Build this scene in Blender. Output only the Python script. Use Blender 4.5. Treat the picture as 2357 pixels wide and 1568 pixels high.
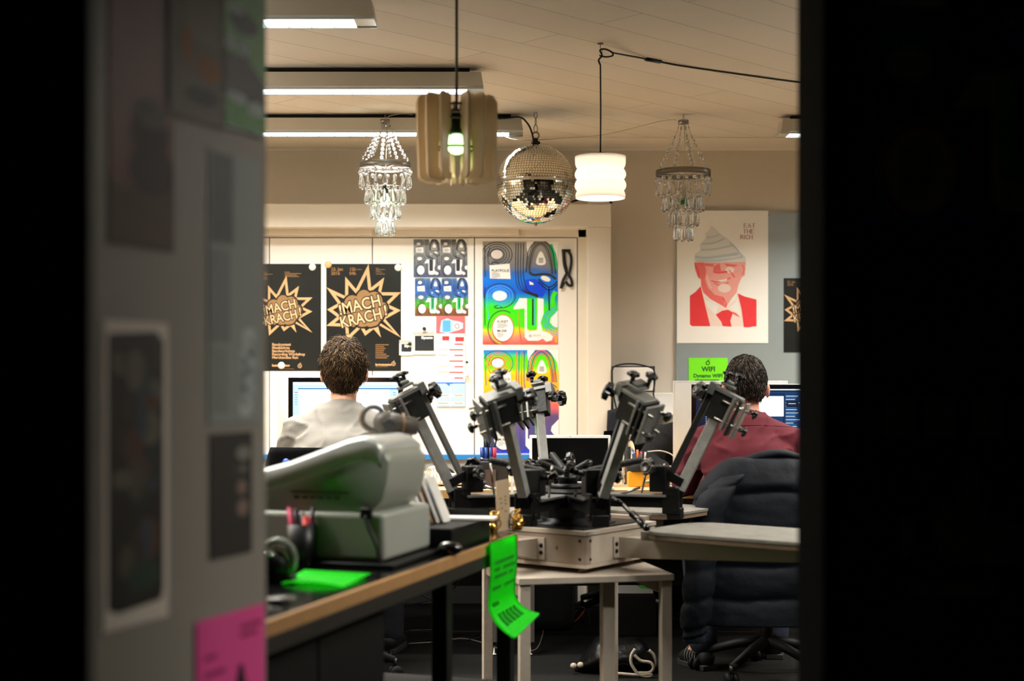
import bpy, bmesh, math, random
from mathutils import Vector, Matrix, Euler, noise
random.seed(7)
PI = math.pi
for o in list(bpy.data.objects): bpy.data.objects.remove(o)
SC = bpy.context.scene
COL = SC.collection
R = math.radians
# ---------------------------------------------------------------- camera, world, exposure
F = 50/36*2357.0; CX = 1178.5; HY = 880.0; ZC = 1.22
cd = bpy.data.cameras.new('camera'); cam = bpy.data.objects.new('camera', cd); COL.objects.link(cam)
cam.location = (0,0,ZC); cam.rotation_euler = (R(90),0,0)
cd.lens = 50; cd.sensor_width = 36; cd.sensor_fit = 'HORIZONTAL'; cd.shift_y = (HY-784)/2357.0
cd.clip_start = .05; cd.clip_end = 60
cd.dof.use_dof = True; cd.dof.focus_distance = 6.2; cd.dof.aperture_fstop = 2.0
SC.camera = cam
w = bpy.data.worlds.new('world'); SC.world = w; w.use_nodes = True
w.node_tree.nodes['Background'].inputs[0].default_value = (.5,.55,.6,1)
w.node_tree.nodes['Background'].inputs[1].default_value = 0.0
SC.view_settings.view_transform = 'Standard'; SC.view_settings.look = 'None'
SC.view_settings.gamma = 1; SC.view_settings.use_curve_mapping = False
SC.view_settings.exposure = 0.36
SC.cycles.max_bounces = 8; SC.cycles.transparent_max_bounces = 24; SC.cycles.sample_clamp_indirect = 6
SC.cycles.caustics_reflective = False; SC.cycles.caustics_refractive = False

def P(px, py, Y):                       # point seen at a pixel at depth Y
    return Vector(((px-CX)/F*Y, Y, ZC-(py-HY)/F*Y))
def PZ(px, py, Z):                      # point seen at a pixel on the horizontal plane z=Z
    Y = (ZC-Z)*F/(py-HY)
    return P(px, py, Y)

# fluorescent light, one area lamp under each fitting; a louvre keeps it pointing down
CEIL = 2.55
YW = 7.98
def area(name, loc, sx, sy, power, color, spread=120, rot=(0,0,0)):
    l = bpy.data.lights.new(name, 'AREA'); l.shape = 'RECTANGLE'; l.size = sx; l.size_y = sy
    l.energy = power; l.color = color; l.spread = R(spread)
    o = bpy.data.objects.new(name, l); COL.objects.link(o); o.location = loc; o.rotation_euler = rot
    return o
FIX = [  # x0, x1, y  of each ceiling fitting
    (-2.10,-0.47,4.83), (-1.90,-0.12,5.98), (-1.75,0.055,7.02),
    (1.62,3.3,4.83), (1.50,3.2,5.98), (1.335,3.1,7.05), (1.0,2.6,3.25), (-2.2,-.75,3.7)]
TUBE = (1.0,.972,.915)
LAMP_POWER = 33.5
for k_,(x0,x1,y) in enumerate(FIX):
    area('tube_light', ((x0+x1)/2, y+.065, CEIL-.095), x1-x0-.1, .10, LAMP_POWER*(x1-x0)/1.7*(1.5 if k_ == 6 else 1), TUBE, 150 if k_ == 6 else 126)  # unseen lamp by the front wall, placed and boosted to light the door leaf

# ---------------------------------------------------------------- materials
def lin(c):
    if isinstance(c, str):
        c = c.lstrip('#'); c = [int(c[i:i+2],16)/255 for i in (0,2,4)]
    return [x/12.92 if x <= .04045 else ((x+.055)/1.055)**2.4 for x in c[:3]]
_M = {}
def mat(name, col, rough=.5, metal=0, var=.06, scale=8, bump=0, bscale=60, spec=.5, trans=0, emit=None, es=0, col2=None, ior=1.45, sheen=0, coat=0, thr=None):
    if name in _M: return _M[name]
    m = bpy.data.materials.new(name); m.use_nodes = True; nt = m.node_tree; N = nt.nodes; L = nt.links
    b = N['Principled BSDF']
    b.inputs['Roughness'].default_value = rough; b.inputs['Metallic'].default_value = metal
    b.inputs['Specular IOR Level'].default_value = spec; b.inputs['Transmission Weight'].default_value = trans
    b.inputs['IOR'].default_value = ior; b.inputs['Sheen Weight'].default_value = sheen; b.inputs['Coat Weight'].default_value = coat
    c = lin(col)
    tc = N.new('ShaderNodeTexCoord')
    nz = N.new('ShaderNodeTexNoise'); nz.inputs['Scale'].default_value = scale; nz.inputs['Detail'].default_value = 4
    L.new(tc.outputs['Object'], nz.inputs['Vector'])
    rp = N.new('ShaderNodeValToRGB')
    c2 = lin(col2) if col2 else [min(1,x*(1+var)) for x in c]
    c1 = c if col2 else [x*(1-var) for x in c]
    rp.color_ramp.elements[0].color = (*c1,1); rp.color_ramp.elements[1].color = (*c2,1)
    if thr: rp.color_ramp.elements[0].position, rp.color_ramp.elements[1].position = thr
    L.new(nz.outputs['Fac'], rp.inputs['Fac']); L.new(rp.outputs['Color'], b.inputs['Base Color'])
    if bump:
        n2 = N.new('ShaderNodeTexNoise'); n2.inputs['Scale'].default_value = bscale; n2.inputs['Detail'].default_value = 3
        L.new(tc.outputs['Object'], n2.inputs['Vector'])
        bp = N.new('ShaderNodeBump'); bp.inputs['Strength'].default_value = bump; bp.inputs['Distance'].default_value = .01
        L.new(n2.outputs['Fac'], bp.inputs['Height']); L.new(bp.outputs['Normal'], b.inputs['Normal'])
    if emit:
        b.inputs['Emission Color'].default_value = (*lin(emit),1); b.inputs['Emission Strength'].default_value = es
    _M[name] = m
    return m
def gradient(name, stops, h, rough=.4, axis='Y', wob=.12, wscale=6):
    """print whose ink colour changes up the sheet"""
    if name in _M: return _M[name]
    m = bpy.data.materials.new(name); m.use_nodes = True; nt = m.node_tree; N = nt.nodes; L = nt.links
    b = N['Principled BSDF']; b.inputs['Roughness'].default_value = rough
    tc = N.new('ShaderNodeTexCoord'); sp = N.new('ShaderNodeSeparateXYZ'); L.new(tc.outputs['Object'], sp.inputs[0])
    mp = N.new('ShaderNodeMath'); mp.operation = 'DIVIDE'; mp.inputs[1].default_value = h; L.new(sp.outputs[axis], mp.inputs[0])
    nz = N.new('ShaderNodeTexNoise'); nz.inputs['Scale'].default_value = wscale; nz.inputs['Detail'].default_value = 2
    L.new(tc.outputs['Object'], nz.inputs['Vector'])
    a = N.new('ShaderNodeMath'); a.operation = 'MULTIPLY_ADD'; a.inputs[1].default_value = wob; L.new(nz.outputs['Fac'], a.inputs[0]); 
    s = N.new('ShaderNodeMath'); s.operation = 'SUBTRACT'; s.inputs[1].default_value = wob*.5; L.new(mp.outputs[0], s.inputs[0])
    L.new(s.outputs[0], a.inputs[2])
    rp = N.new('ShaderNodeValToRGB'); L.new(a.outputs[0], rp.inputs['Fac'])
    e = rp.color_ramp.elements
    while len(e) > 1: e.remove(e[0])
    e[0].position = stops[0][0]; e[0].color = (*lin(stops[0][1]),1)
    for p,c in stops[1:]:
        q = e.new(p); q.color = (*lin(c),1)
    L.new(rp.outputs['Color'], b.inputs['Base Color'])
    _M[name] = m
    return m

# ---------------------------------------------------------------- mesh builder
class MB:
    def __init__(s): s.bm = bmesh.new(); s.M = Matrix(); s.mats = []; s.st = []
    def push(s, m): s.st.append(s.M.copy()); s.M = s.M @ m; return s
    def pop(s): s.M = s.st.pop(); return s
    def mi(s, m):
        if m is None: return 0
        if m not in s.mats: s.mats.append(m)
        return s.mats.index(m)
    def face(s, vs, mi, sm=False):
        try:
            f = s.bm.faces.new(vs); f.material_index = mi; f.smooth = sm; return f
        except ValueError: return None
    def v(s, p): return s.bm.verts.new(s.M @ Vector(p))
    def box(s, c, d, m=None, rot=None, bev=0, seg=2, taper=None):
        mi = s.mi(m); T = Matrix.Translation(c)
        if rot: T = T @ Euler(rot).to_matrix().to_4x4()
        t = taper or (1,1)
        vs = []
        for z in (-.5,.5):
            k = t if z > 0 else (1,1)
            for x,y in ((-.5,-.5),(.5,-.5),(.5,.5),(-.5,.5)):
                vs.append(s.v(T @ Vector((x*d[0]*k[0], y*d[1]*k[1], z*d[2]))))
        fs = [(3,2,1,0),(4,5,6,7),(0,1,5,4),(1,2,6,5),(2,3,7,6),(3,0,4,7)]
        ff = [s.face([vs[i] for i in f], mi) for f in fs]
        if bev:
            es = list({e for f in ff for e in f.edges})
            r = bmesh.ops.bevel(s.bm, geom=es, offset=bev, segments=seg, profile=.5, affect='EDGES')
            for f in r['faces']: f.material_index = mi; f.smooth = True
        return s
    def b2(s, x0,x1,y0,y1,z0,z1, m=None, bev=0, seg=2):
        return s.box(((x0+x1)/2,(y0+y1)/2,(z0+z1)/2), (abs(x1-x0),abs(y1-y0),abs(z1-z0)), m, bev=bev, seg=seg)
    def lathe(s, prof, m=None, n=24, axis=None, c=(0,0,0), sm=True, sq=(1,1), cap=True, a0=0):
        mi = s.mi(m); T = Matrix.Translation(c)
        if axis is not None: T = T @ Vector(axis).normalized().to_track_quat('Z','Y').to_matrix().to_4x4()
        rings = []
        for r,z in prof:
            if r < 1e-6: rings.append([s.v(T @ Vector((0,0,z)))])
            else: rings.append([s.v(T @ Vector((r*sq[0]*math.cos(a0+2*PI*i/n), r*sq[1]*math.sin(a0+2*PI*i/n), z))) for i in range(n)])
        for a,b in zip(rings, rings[1:]):
            for i in range(n):
                j = (i+1)%n
                if len(a) == 1 and len(b) == 1: break
                if len(a) == 1: s.face([a[0], b[j], b[i]], mi, sm)
                elif len(b) == 1: s.face([a[i], a[j], b[0]], mi, sm)
                else: s.face([a[i], a[j], b[j], b[i]], mi, sm)
        if cap:
            if len(rings[0]) > 1: s.face(rings[0][::-1], mi)
            if len(rings[-1]) > 1: s.face(rings[-1], mi)
        return s
    def cyl(s, a, b, r, m=None, n=16, r2=None, sm=True):
        a = Vector(a); b = Vector(b); L = (b-a).length
        return s.lathe([(r,0),(r if r2 is None else r2, L)], m, n, axis=b-a, c=a, sm=sm)
    def sph(s, c, r, m=None, n=16, k=10, sc=(1,1,1)):
        s.push(Matrix.Translation(c) @ Matrix.Diagonal((*sc,1)))
        s.lathe([(r*math.sin(PI*i/k), -r*math.cos(PI*i/k)) for i in range(k+1)], m, n); s.pop(); return s
    def tube(s, pts, r, m=None, n=8, smooth=True, closed=False, sq=1, up=None):
        pts = [Vector(p) for p in pts]
        if smooth and len(pts) > 2: pts = spline(pts, closed=closed)
        mi = s.mi(m); rings = []; N = len(pts)
        prev = None
        for i,p in enumerate(pts):
            t = (pts[(i+1)%N] - pts[i-1]) if closed else (pts[min(i+1,N-1)] - pts[max(i-1,0)])
            if t.length < 1e-9: t = Vector((0,0,1))
            t.normalize()
            if prev is None:
                u = Vector(up) if up else (Vector((0,0,1)) if abs(t.z) < .9 else Vector((1,0,0)))
            else: u = prev
            u = (u - t*u.dot(t))
            if u.length < 1e-6: u = t.orthogonal()
            u.normalize(); prev = u; w_ = t.cross(u)
            rr = r[min(int(i*len(r)/N), len(r)-1)] if isinstance(r, (list,tuple)) else (r(i/(N-1)) if callable(r) else r)
            rings.append([s.v(p + (u*math.cos(2*PI*k/n)*sq + w_*math.sin(2*PI*k/n))*rr) for k in range(n)])
        for i in range(N if closed else N-1):
            a = rings[i]; b = rings[(i+1)%N]
            for k in range(n): s.face([a[k], a[(k+1)%n], b[(k+1)%n], b[k]], mi, True)
        if not closed: s.face(rings[0][::-1], mi); s.face(rings[-1], mi)
        return s
    def torus(s, c, R_, r, m=None, axis=(0,0,1), n=28, k=8, a0=0, a1=2*PI, sc=(1,1)):
        q = Vector(axis).normalized().to_track_quat('Z','Y')
        full = abs(a1-a0-2*PI) < 1e-4
        pts = [Vector(c) + q @ Vector((R_*sc[0]*math.cos(a0+(a1-a0)*i/n), R_*sc[1]*math.sin(a0+(a1-a0)*i/n), 0)) for i in range(n if full else n+1)]
        return s.tube(pts, r, m, k, smooth=False, closed=full, up=q @ Vector((0,0,1)))
    def prism(s, poly, d, m=None, bev=0, seg=2, sm=False):
        """poly in local xy, extruded +z by d"""
        mi = s.mi(m)
        a = [s.v((x,y,0)) for x,y in poly]; b = [s.v((x,y,d)) for x,y in poly]
        n = len(poly); ff = [s.face(a[::-1], mi), s.face(b, mi)]
        sides = []
        for i in range(n):
            sides.append(s.face([a[i], a[(i+1)%n], b[(i+1)%n], b[i]], mi, sm))
        if bev:
            es = list({e for f in ff if f for e in f.edges})
            r = bmesh.ops.bevel(s.bm, geom=es, offset=bev, segments=seg, profile=.5, affect='EDGES')
            for f in r['faces']: f.material_index = mi; f.smooth = True
        return s
    def grid(s, fn, nu, nv, m=None, thick=0, sm=True):
        mi = s.mi(m)
        V = [[s.v(fn(i/nu, j/nv)) for j in range(nv+1)] for i in range(nu+1)]
        fs = []
        for i in range(nu):
            for j in range(nv): fs.append(s.face([V[i][j], V[i+1][j], V[i+1][j+1], V[i][j+1]], mi, sm))
        if thick:
            fs = [f for f in fs if f]
            r = bmesh.ops.solidify(s.bm, geom=fs, thickness=thick)
        return s
    def loft(s, rings, m=None, cap=True, sm=True):
        mi = s.mi(m); RR = [[s.v(p) for p in r] for r in rings]; n = len(RR[0])
        for a,b in zip(RR, RR[1:]):
            for k in range(n): s.face([a[k], a[(k+1)%n], b[(k+1)%n], b[k]], mi, sm)
        if cap: s.face(RR[0][::-1], mi, sm); s.face(RR[-1], mi, sm)
        return s
    def build(s, name, parent=None, loc=(0,0,0), rot=(0,0,0), m=None, recalc=True, autosm=None):
        if recalc: bmesh.ops.recalc_face_normals(s.bm, faces=s.bm.faces)
        me = bpy.data.meshes.new(name); s.bm.to_mesh(me); s.bm.free()
        for x in ([m] if m else s.mats): me.materials.append(x)
        o = bpy.data.objects.new(name, me); COL.objects.link(o)
        o.location = loc; o.rotation_euler = rot
        if parent: o.parent = parent
        return o
def spline(pts, k=6, closed=False):
    out = []; n = len(pts)
    rng = range(n if closed else n-1)
    for i in rng:
        p0 = pts[(i-1)%n] if closed or i > 0 else pts[0]*2-pts[1]
        p1 = pts[i]; p2 = pts[(i+1)%n]
        p3 = pts[(i+2)%n] if closed or i+2 < n else p2*2-p1
        for j in range(k):
            t = j/k
            out.append(.5*((2*p1)+(p2-p0)*t+(2*p0-5*p1+4*p2-p3)*t*t+(3*p1-p0-3*p2+p3)*t*t*t))
    if not closed: out.append(pts[-1].copy())
    return out
def thing(name, label, cat, loc=(0,0,0), rz=0, group=None):
    o = bpy.data.objects.new(name, None); COL.objects.link(o); o.empty_display_size = .05
    o.location = loc; o.rotation_euler = (0,0,rz); tag(o, label, cat, group); return o
def tag(o, label, cat, group=None):
    o['label'] = label; o['category'] = cat
    if group: o['group'] = group
    return o
def struct(o): o['kind'] = 'structure'; return o
def dup(root, loc, rz, label, group=None):
    r = root.copy(); COL.objects.link(r); r.location = loc; r.rotation_euler = (0,0,rz); r['label'] = label
    if group: r['group'] = group
    for ch in list(root.children):
        c = ch.copy(); COL.objects.link(c); c.parent = r
        for g in list(ch.children):
            d = g.copy(); COL.objects.link(d); d.parent = c
    return r
def rig(mb_or, *a): pass

# ---- printed sheets: local x right, y up, z towards the viewer; layers 0.25 mm apart
_fontcache = {}
def textpolys(txt, size, bold=0.0, align='LEFT', shear=0, sp=1, ls=1):
    key = (txt, size, bold, align, shear, sp, ls)
    if key in _fontcache: return _fontcache[key]
    cu = bpy.data.curves.new('t', 'FONT'); cu.body = txt; cu.size = size; cu.offset = bold; cu.align_x = align
    cu.shear = shear; cu.space_character = sp; cu.space_line = ls; cu.resolution_u = 3; cu.fill_mode = 'FRONT'
    o = bpy.data.objects.new('t', cu); COL.objects.link(o)
    dg = bpy.context.evaluated_depsgraph_get(); me = bpy.data.meshes.new_from_object(o.evaluated_get(dg))
    res = ([tuple(v.co) for v in me.vertices], [tuple(p.vertices) for p in me.polygons])
    bpy.data.objects.remove(o); bpy.data.curves.remove(cu); bpy.data.meshes.remove(me)
    _fontcache[key] = res
    return res
class Sheet:
    def __init__(s, w, h, paper, thick=.0012, curl=0):
        s.w = w; s.h = h; s.mb = MB(); s.t = thick; s.top = thick; s.clip = None
        s.mb.b2(0,w,0,h,0,thick,paper)
        s.px = 1.0; s.H = h; s.ox = 0; s.oy = 0
    def frame(s, wpx, hpx, ox=0, oy=0):
        """following shapes are given in picture units: x right, y down"""
        s.px = s.w/wpx; s.hpx = hpx; s.ox = ox; s.oy = oy; return s
    def q(s, x, y):
        X = (x-s.ox)*s.px; Y = s.h-(y-s.oy)*s.px
        return X, Y
    def poly(s, pts, m, layer=1, raw=False):
        s.cnt = (getattr(s,'cnt',0)+1)%50; z = s.t+layer*.00022+s.cnt*3.5e-6
        mi = s.mb.mi(m)
        vs = []
        for x,y in pts:
            X,Y = (x,y) if raw else s.q(x,y)
            vs.append(s.mb.v((min(max(X,.0),s.w), min(max(Y,.0),s.h), z)))
        f = s.mb.face(vs, mi)
        return s
    def rect(s, x0,y0,x1,y1, m, layer=1): return s.poly([(x0,y1),(x1,y1),(x1,y0),(x0,y0)], m, layer)
    def ell(s, cx, cy, rx, ry, m, layer=1, n=28, a=0):
        return s.poly([(cx+rx*math.cos(-2*PI*i/n)*math.cos(a)-ry*math.sin(-2*PI*i/n)*math.sin(a), cy+rx*math.cos(-2*PI*i/n)*math.sin(a)+ry*math.sin(-2*PI*i/n)*math.cos(a)) for i in range(n)], m, layer)
    def line(s, pts, wd, m, layer=2, smooth=True, closed=False):
        pts = [Vector((x,y,0)) for x,y in pts]
        if smooth and len(pts) > 2: pts = spline(pts, 5, closed)
        n = len(pts); L = []; Rr = []
        for i,p in enumerate(pts):
            t = (pts[(i+1)%n]-pts[i-1]) if closed else (pts[min(i+1,n-1)]-pts[max(i-1,0)])
            if t.length < 1e-9: t = Vector((1,0,0))
            t.normalize(); nn = Vector((-t.y,t.x,0))*wd*.5
            L.append(p+nn); Rr.append(p-nn)
        for i in range(n if closed else n-1):
            j = (i+1)%n
            q = [L[i],L[j],Rr[j],Rr[i]]
            if max((a.x,a.y) and (a-b).length for a in q for b in q) < 1e-6: continue
            s.poly([(a.x,a.y) for a in q], m, layer)
        return s
    def ring(s, cx, cy, rx, ry, wd, m, layer=2, a0=0, a1=360):
        n = 30; pts = [(cx+rx*math.cos(R(a0+(a1-a0)*i/n)), cy+ry*math.sin(R(a0+(a1-a0)*i/n))) for i in range(n+1)]
        return s.line(pts, wd, m, layer, smooth=False)
    def text(s, txt, x, y, size, m, layer=3, bold=0, align='LEFT', rot=0, shear=0, sp=1, ls=1, sx=1):
        V, Fc = textpolys(txt, size, bold, align, shear, sp, ls)
        c, d = math.cos(R(rot)), math.sin(R(rot)); z = s.t+layer*.00022; mi = s.mb.mi(m); vs = []
        for vx,vy,_ in V:
            vx *= sx
            X,Y = s.q(x+vx*c-vy*d, y-(vy*c+vx*d))
            vs.append(s.mb.v((min(max(X,0),s.w), min(max(Y,0),s.h), z)))
        for f in Fc: s.mb.face([vs[i] for i in f], mi)
        return s
    def build(s, name, loc, rot=(R(90),0,0), parent=None):
        return s.mb.build(name, parent, loc, rot, recalc=False)
# ================================================================ ROOM SHELL
def wall_mat():
    m = mat('wall_paint', '#cfc5b5', .75, var=.03, scale=3, bump=.15, bscale=260); return m
def ceiling_mat():
    m = bpy.data.materials.new('ceiling_boards'); m.use_nodes = True; nt = m.node_tree; N = nt.nodes; L = nt.links
    b = N['Principled BSDF']; b.inputs['Roughness'].default_value = .7
    tc = N.new('ShaderNodeTexCoord'); mp = N.new('ShaderNodeMapping'); mp.inputs['Rotation'].default_value = (0,0,R(-44))
    L.new(tc.outputs['Object'], mp.inputs[0])
    br = N.new('ShaderNodeTexBrick'); br.inputs['Scale'].default_value = 1; br.inputs['Mortar Size'].default_value = .0016
    br.inputs['Mortar Smooth'].default_value = .4; br.inputs['Brick Width'].default_value = 2.6; br.inputs['Row Height'].default_value = .21
    br.inputs['Color1'].default_value = (*lin('#dad3c6'),1); br.inputs['Color2'].default_value = (*lin('#d4ccbe'),1); br.inputs['Mortar'].default_value = (*lin('#6d6150'),1)
    L.new(mp.outputs[0], br.inputs['Vector'])
    nz = N.new('ShaderNodeTexNoise'); nz.inputs['Scale'].default_value = 9; nz.inputs['Detail'].default_value = 9; nz.inputs['Roughness'].default_value = .8
    m2 = N.new('ShaderNodeMapping'); m2.inputs['Rotation'].default_value = (0,0,R(-44)); m2.inputs['Scale'].default_value = (1,3.2,1)
    L.new(tc.outputs['Object'], m2.inputs[0]); L.new(m2.outputs[0], nz.inputs['Vector'])
    rp = N.new('ShaderNodeValToRGB'); rp.color_ramp.elements[0].position = .29; rp.color_ramp.elements[1].position = .345
    rp.color_ramp.elements[0].color = (.16,.12,.09,1); rp.color_ramp.elements[1].color = (1,1,1,1)
    L.new(nz.outputs['Fac'], rp.inputs['Fac'])
    mx = N.new('ShaderNodeMix'); mx.data_type = 'RGBA'; mx.blend_type = 'MULTIPLY'; mx.inputs['Factor'].default_value = .8
    L.new(br.outputs['Color'], mx.inputs['A']); L.new(rp.outputs['Color'], mx.inputs['B'])
    n3 = N.new('ShaderNodeTexNoise'); n3.inputs['Scale'].default_value = 1.1; L.new(tc.outputs['Object'], n3.inputs['Vector'])
    r3 = N.new('ShaderNodeValToRGB'); r3.color_ramp.elements[0].color = (.86,.85,.84,1); r3.color_ramp.elements[1].color = (1,1,1,1)
    L.new(n3.outputs['Fac'], r3.inputs['Fac'])
    m3 = N.new('ShaderNodeMix'); m3.data_type = 'RGBA'; m3.blend_type = 'MULTIPLY'; m3.inputs['Factor'].default_value = 1
    L.new(mx.outputs['Result'], m3.inputs['A']); L.new(r3.outputs['Color'], m3.inputs['B'])
    L.new(m3.outputs['Result'], b.inputs['Base Color'])
    bp = N.new('ShaderNodeBump'); bp.inputs['Strength'].default_value = .25; bp.inputs['Distance'].default_value = .01
    L.new(n3.outputs['Fac'], bp.inputs['Height']); L.new(bp.outputs[0], b.inputs['Normal'])
    return m
WALL = wall_mat()
CARPET = mat('charcoal_carpet', '#1e1e1c', .95, var=.35, scale=40, bump=.6, bscale=500, spec=.1)
DARKWALL = mat('corridor_wall', '#2e241d', .85, var=.2, scale=5, bump=.1)
BLACKTRIM = mat('black_trim', '#040404', .95, var=.2, spec=.05)
CORNICE = mat('cornice_white', '#d8d0c2', .6, var=.03)
CEILM = ceiling_mat()
mb = MB(); mb.b2(-3.2,5.2,-1.7,8.2,-.1,0,CARPET); struct(mb.build('floor'))
mb = MB(); mb.b2(-3.2,5.2,2.4,8.2,CEIL,CEIL+.1,CEILM); struct(mb.build('ceiling'))
mb = MB(); mb.b2(-3.2,5.2,YW,YW+.15,0,CEIL,WALL); struct(mb.build('wall_back'))
mb = MB(); mb.b2(-3.2,-3.05,2.6,YW,0,CEIL,WALL); struct(mb.build('wall_left'))
mb = MB(); mb.b2(5.05,5.2,2.6,YW,0,CEIL,WALL); struct(mb.build('wall_right'))
XJ = P(1900,0,2.4).x                                   # right jamb of the doorway
mb = MB(); mb.b2(XJ,5.2,2.4,2.6,0,CEIL,DARKWALL); struct(mb.build('wall_front_right'))
mb = MB(); mb.b2(XJ-.006,XJ+.004,2.395,2.605,0,CEIL,BLACKTRIM); mb.b2(XJ-.006,XJ+.001,2.385,2.40,0,CEIL,BLACKTRIM); struct(mb.build('trim_1'))
mb = MB(); mb.b2(-3.2,-.45,2.42,2.6,0,CEIL,DARKWALL); struct(mb.build('wall_front_left'))
# corridor
mb = MB(); mb.b2(-1.6,3.0,-1.7,2.4,2.9,3.0,DARKWALL); struct(mb.build('ceiling_corridor'))
mb = MB(); mb.b2(-1.6,3.0,-1.7,-1.6,0,2.9,DARKWALL); struct(mb.build('wall_corridor_back'))
mb = MB(); mb.b2(3.0,3.1,-1.7,2.4,0,2.9,DARKWALL); struct(mb.build('wall_corridor_right'))
mb = MB(); mb.b2(-1.7,-1.6,-1.7,2.42,0,2.9,DARKWALL); struct(mb.build('wall_corridor_left'))
mb = MB(); mb.b2(-1.6,3.0,2.4,2.6,CEIL,2.9,DARKWALL); struct(mb.build('wall_corridor_top'))
# cornice along the back wall, cut white strip
mb = MB(); mb.loft([[(x,YW-.26,CEIL),(x,YW-.26,CEIL-.004),(x,YW-.012,CEIL-.022),(x,YW-.004,CEIL-.030),(x,YW,CEIL-.030),(x,YW,CEIL)] for x in (-3.0,5.0)],CORNICE,sm=False); struct(mb.build('trim_2'))

# ---------------------------------------------------------------- built-in cupboard on the back wall
CAB = mat('cupboard_white', '#e9e6df', .45, var=.02, scale=3)
CABD = mat('cupboard_frame', '#ddd6c8', .5, var=.03, scale=3)
SEAM = mat('seam_dark', '#23241c', .8)
YD = 7.86    # door face
YFR = 7.72   # frame face
def X(px, Y): return (px-CX)/F*Y
def Z(py, Y): return ZC-(py-HY)/F*Y
cab = thing('built_in_cupboard', 'white built-in cupboard with flush doors under a deep beam along the back wall', 'cupboard', (X(900,YD),YD,0))
ox, oy = cab.location.x, cab.location.y
def cb(x0,x1,y0,y1,z0,z1): return (x0-ox,x1-ox,y0-oy,y1-oy,z0,z1)
xl = -2.6; xr = X(1407,YFR); xi = X(1352,YFR)
mb = MB()
mb.b2(*cb(xl,xr,YFR,YW,Z(523,YFR),Z(469,YFR)),CABD,bev=.004); mb.build('beam', cab)
mb = MB(); mb.b2(*cb(xi,xr,YFR,YW,0,Z(523,YFR)),CABD,bev=.004); mb.build('side_post', cab)
mb = MB(); mb.b2(*cb(xl,X(1352,YD),YD+.03,YW,0,Z(523,YD)),CABD)
mb.b2(*cb(xl,X(1352,YD),YD-.005,YD+.03,Z(546,YD),Z(527,YD)),CABD); mb.b2(*cb(X(1330,YD),X(1360,YD),YD-.005,YD+.03,0,Z(515,YD)),CABD,bev=.003)
mb.b2(*cb(xl,X(1330,YD),YD+.02,YD+.03,0,Z(545,YD)),SEAM); mb.build('carcass', cab)
mb = MB(); mb.b2(*cb(xl,X(1352,YD),YD+.012,YD+.031,0,.199),mat('plinth_dark','#161513',.8)); mb.build('plinth', cab)
edges = [-2.6,X(620,YD),X(857,YD),X(1092,YD),X(1329,YD)]
for a,b in zip(edges, edges[1:]):
    mb = MB(); mb.b2(*cb(a+.0025,b-.0025,YD,YD+.022,.20,Z(548,YD)),CAB,bev=.0015)
    d = mb.build('door', cab)
    if abs(b-edges[3]) < 1e-6:
        mb = MB(); mb.cyl((X(1075,YD)-ox,-.0015+YD-oy,Z(834,YD)),(X(1075,YD)-ox,YD+.004-oy,Z(834,YD)),.007,SEAM,12); mb.build('lock_hole', d)
        mb = MB(); mb.lathe([(.006,0),(.005,.012),(.010,.016),(.011,.022),(.006,.027),(0,.028)],CAB,14,axis=(0,-1,0),c=(X(1075,YD)-ox,YD-oy,Z(864,YD))); mb.build('knob', d)
# rail boxes over the doors
for x0,x1,y0,y1 in ((560,857,525,541),(1035,1195,522,540)):
    mb = MB(); mb.b2(*cb(X(x0,YD-.05),X(x1,YD-.05),YD-.05,YD+.0,Z(y1,YD-.05),Z(y0,YD-.05)),CORNICE,bev=.004); mb.build('rail_cover', cab)
BLUE = mat('blue_strip', '#1f7fc4', .5)
mb = MB(); mb.b2(*cb(-2.0,X(1345,YD-.03),YD-.03,YD-.002,Z(1058,YD-.03),Z(1047,YD-.03)),BLUE); mb.build('blue_edge_strip', cab)
tag(MB().b2(X(1352,YFR),X(1404,YFR),YFR+.04,YFR+.14,Z(469,YFR),Z(469,YFR)+.024,CAB,bev=.006).build('junction_box'), 'small white junction box lying on the corner of the cupboard beam', 'junction box')
mb = MB(); p = Vector((X(1345,YFR),YFR+.05,Z(469,YFR)+.03))
mb.tube([p+Vector(q) for q in ((-.10,.02,-.02),(0,0,.004),(.06,0,.006),(.12,0,-.004),(.155,-.0,-.02))],.005,BLACKTRIM); tag(mb.build('short_cable'), 'short black cable over the white junction box on the beam', 'cable')
# boxed ledge right of the cupboard
mb = MB(); mb.b2(X(1407,YW),X(1560,7.80),7.80,YW,Z(957,7.8),Z(905,7.8),CAB,bev=.003); mb.b2(X(1407,YW),X(1560,7.8),7.9,YW,0,Z(985,7.9),CAB)
mb.b2(X(1408,7.8),X(1560,7.8),7.785,7.81,Z(957,7.65),Z(953,7.65),CAB); tag(mb.build('wall_ledge'), 'white boxed ledge running along the wall right of the cupboard', 'ledge')
mb = MB(); Yq=7.78; mb.b2(X(1408,Yq),X(1504,Yq),Yq,Yq+.015,Z(900,Yq),Z(846,Yq),CAB,bev=.004)
mb.b2(X(1404,Yq),X(1508,Yq),Yq+.012,Yq+.02,Z(903,Yq),Z(843,Yq),SEAM); tag(mb.build('small_whiteboard'), 'small white board standing on the ledge inside the loop of the black strap', 'board')

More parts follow.
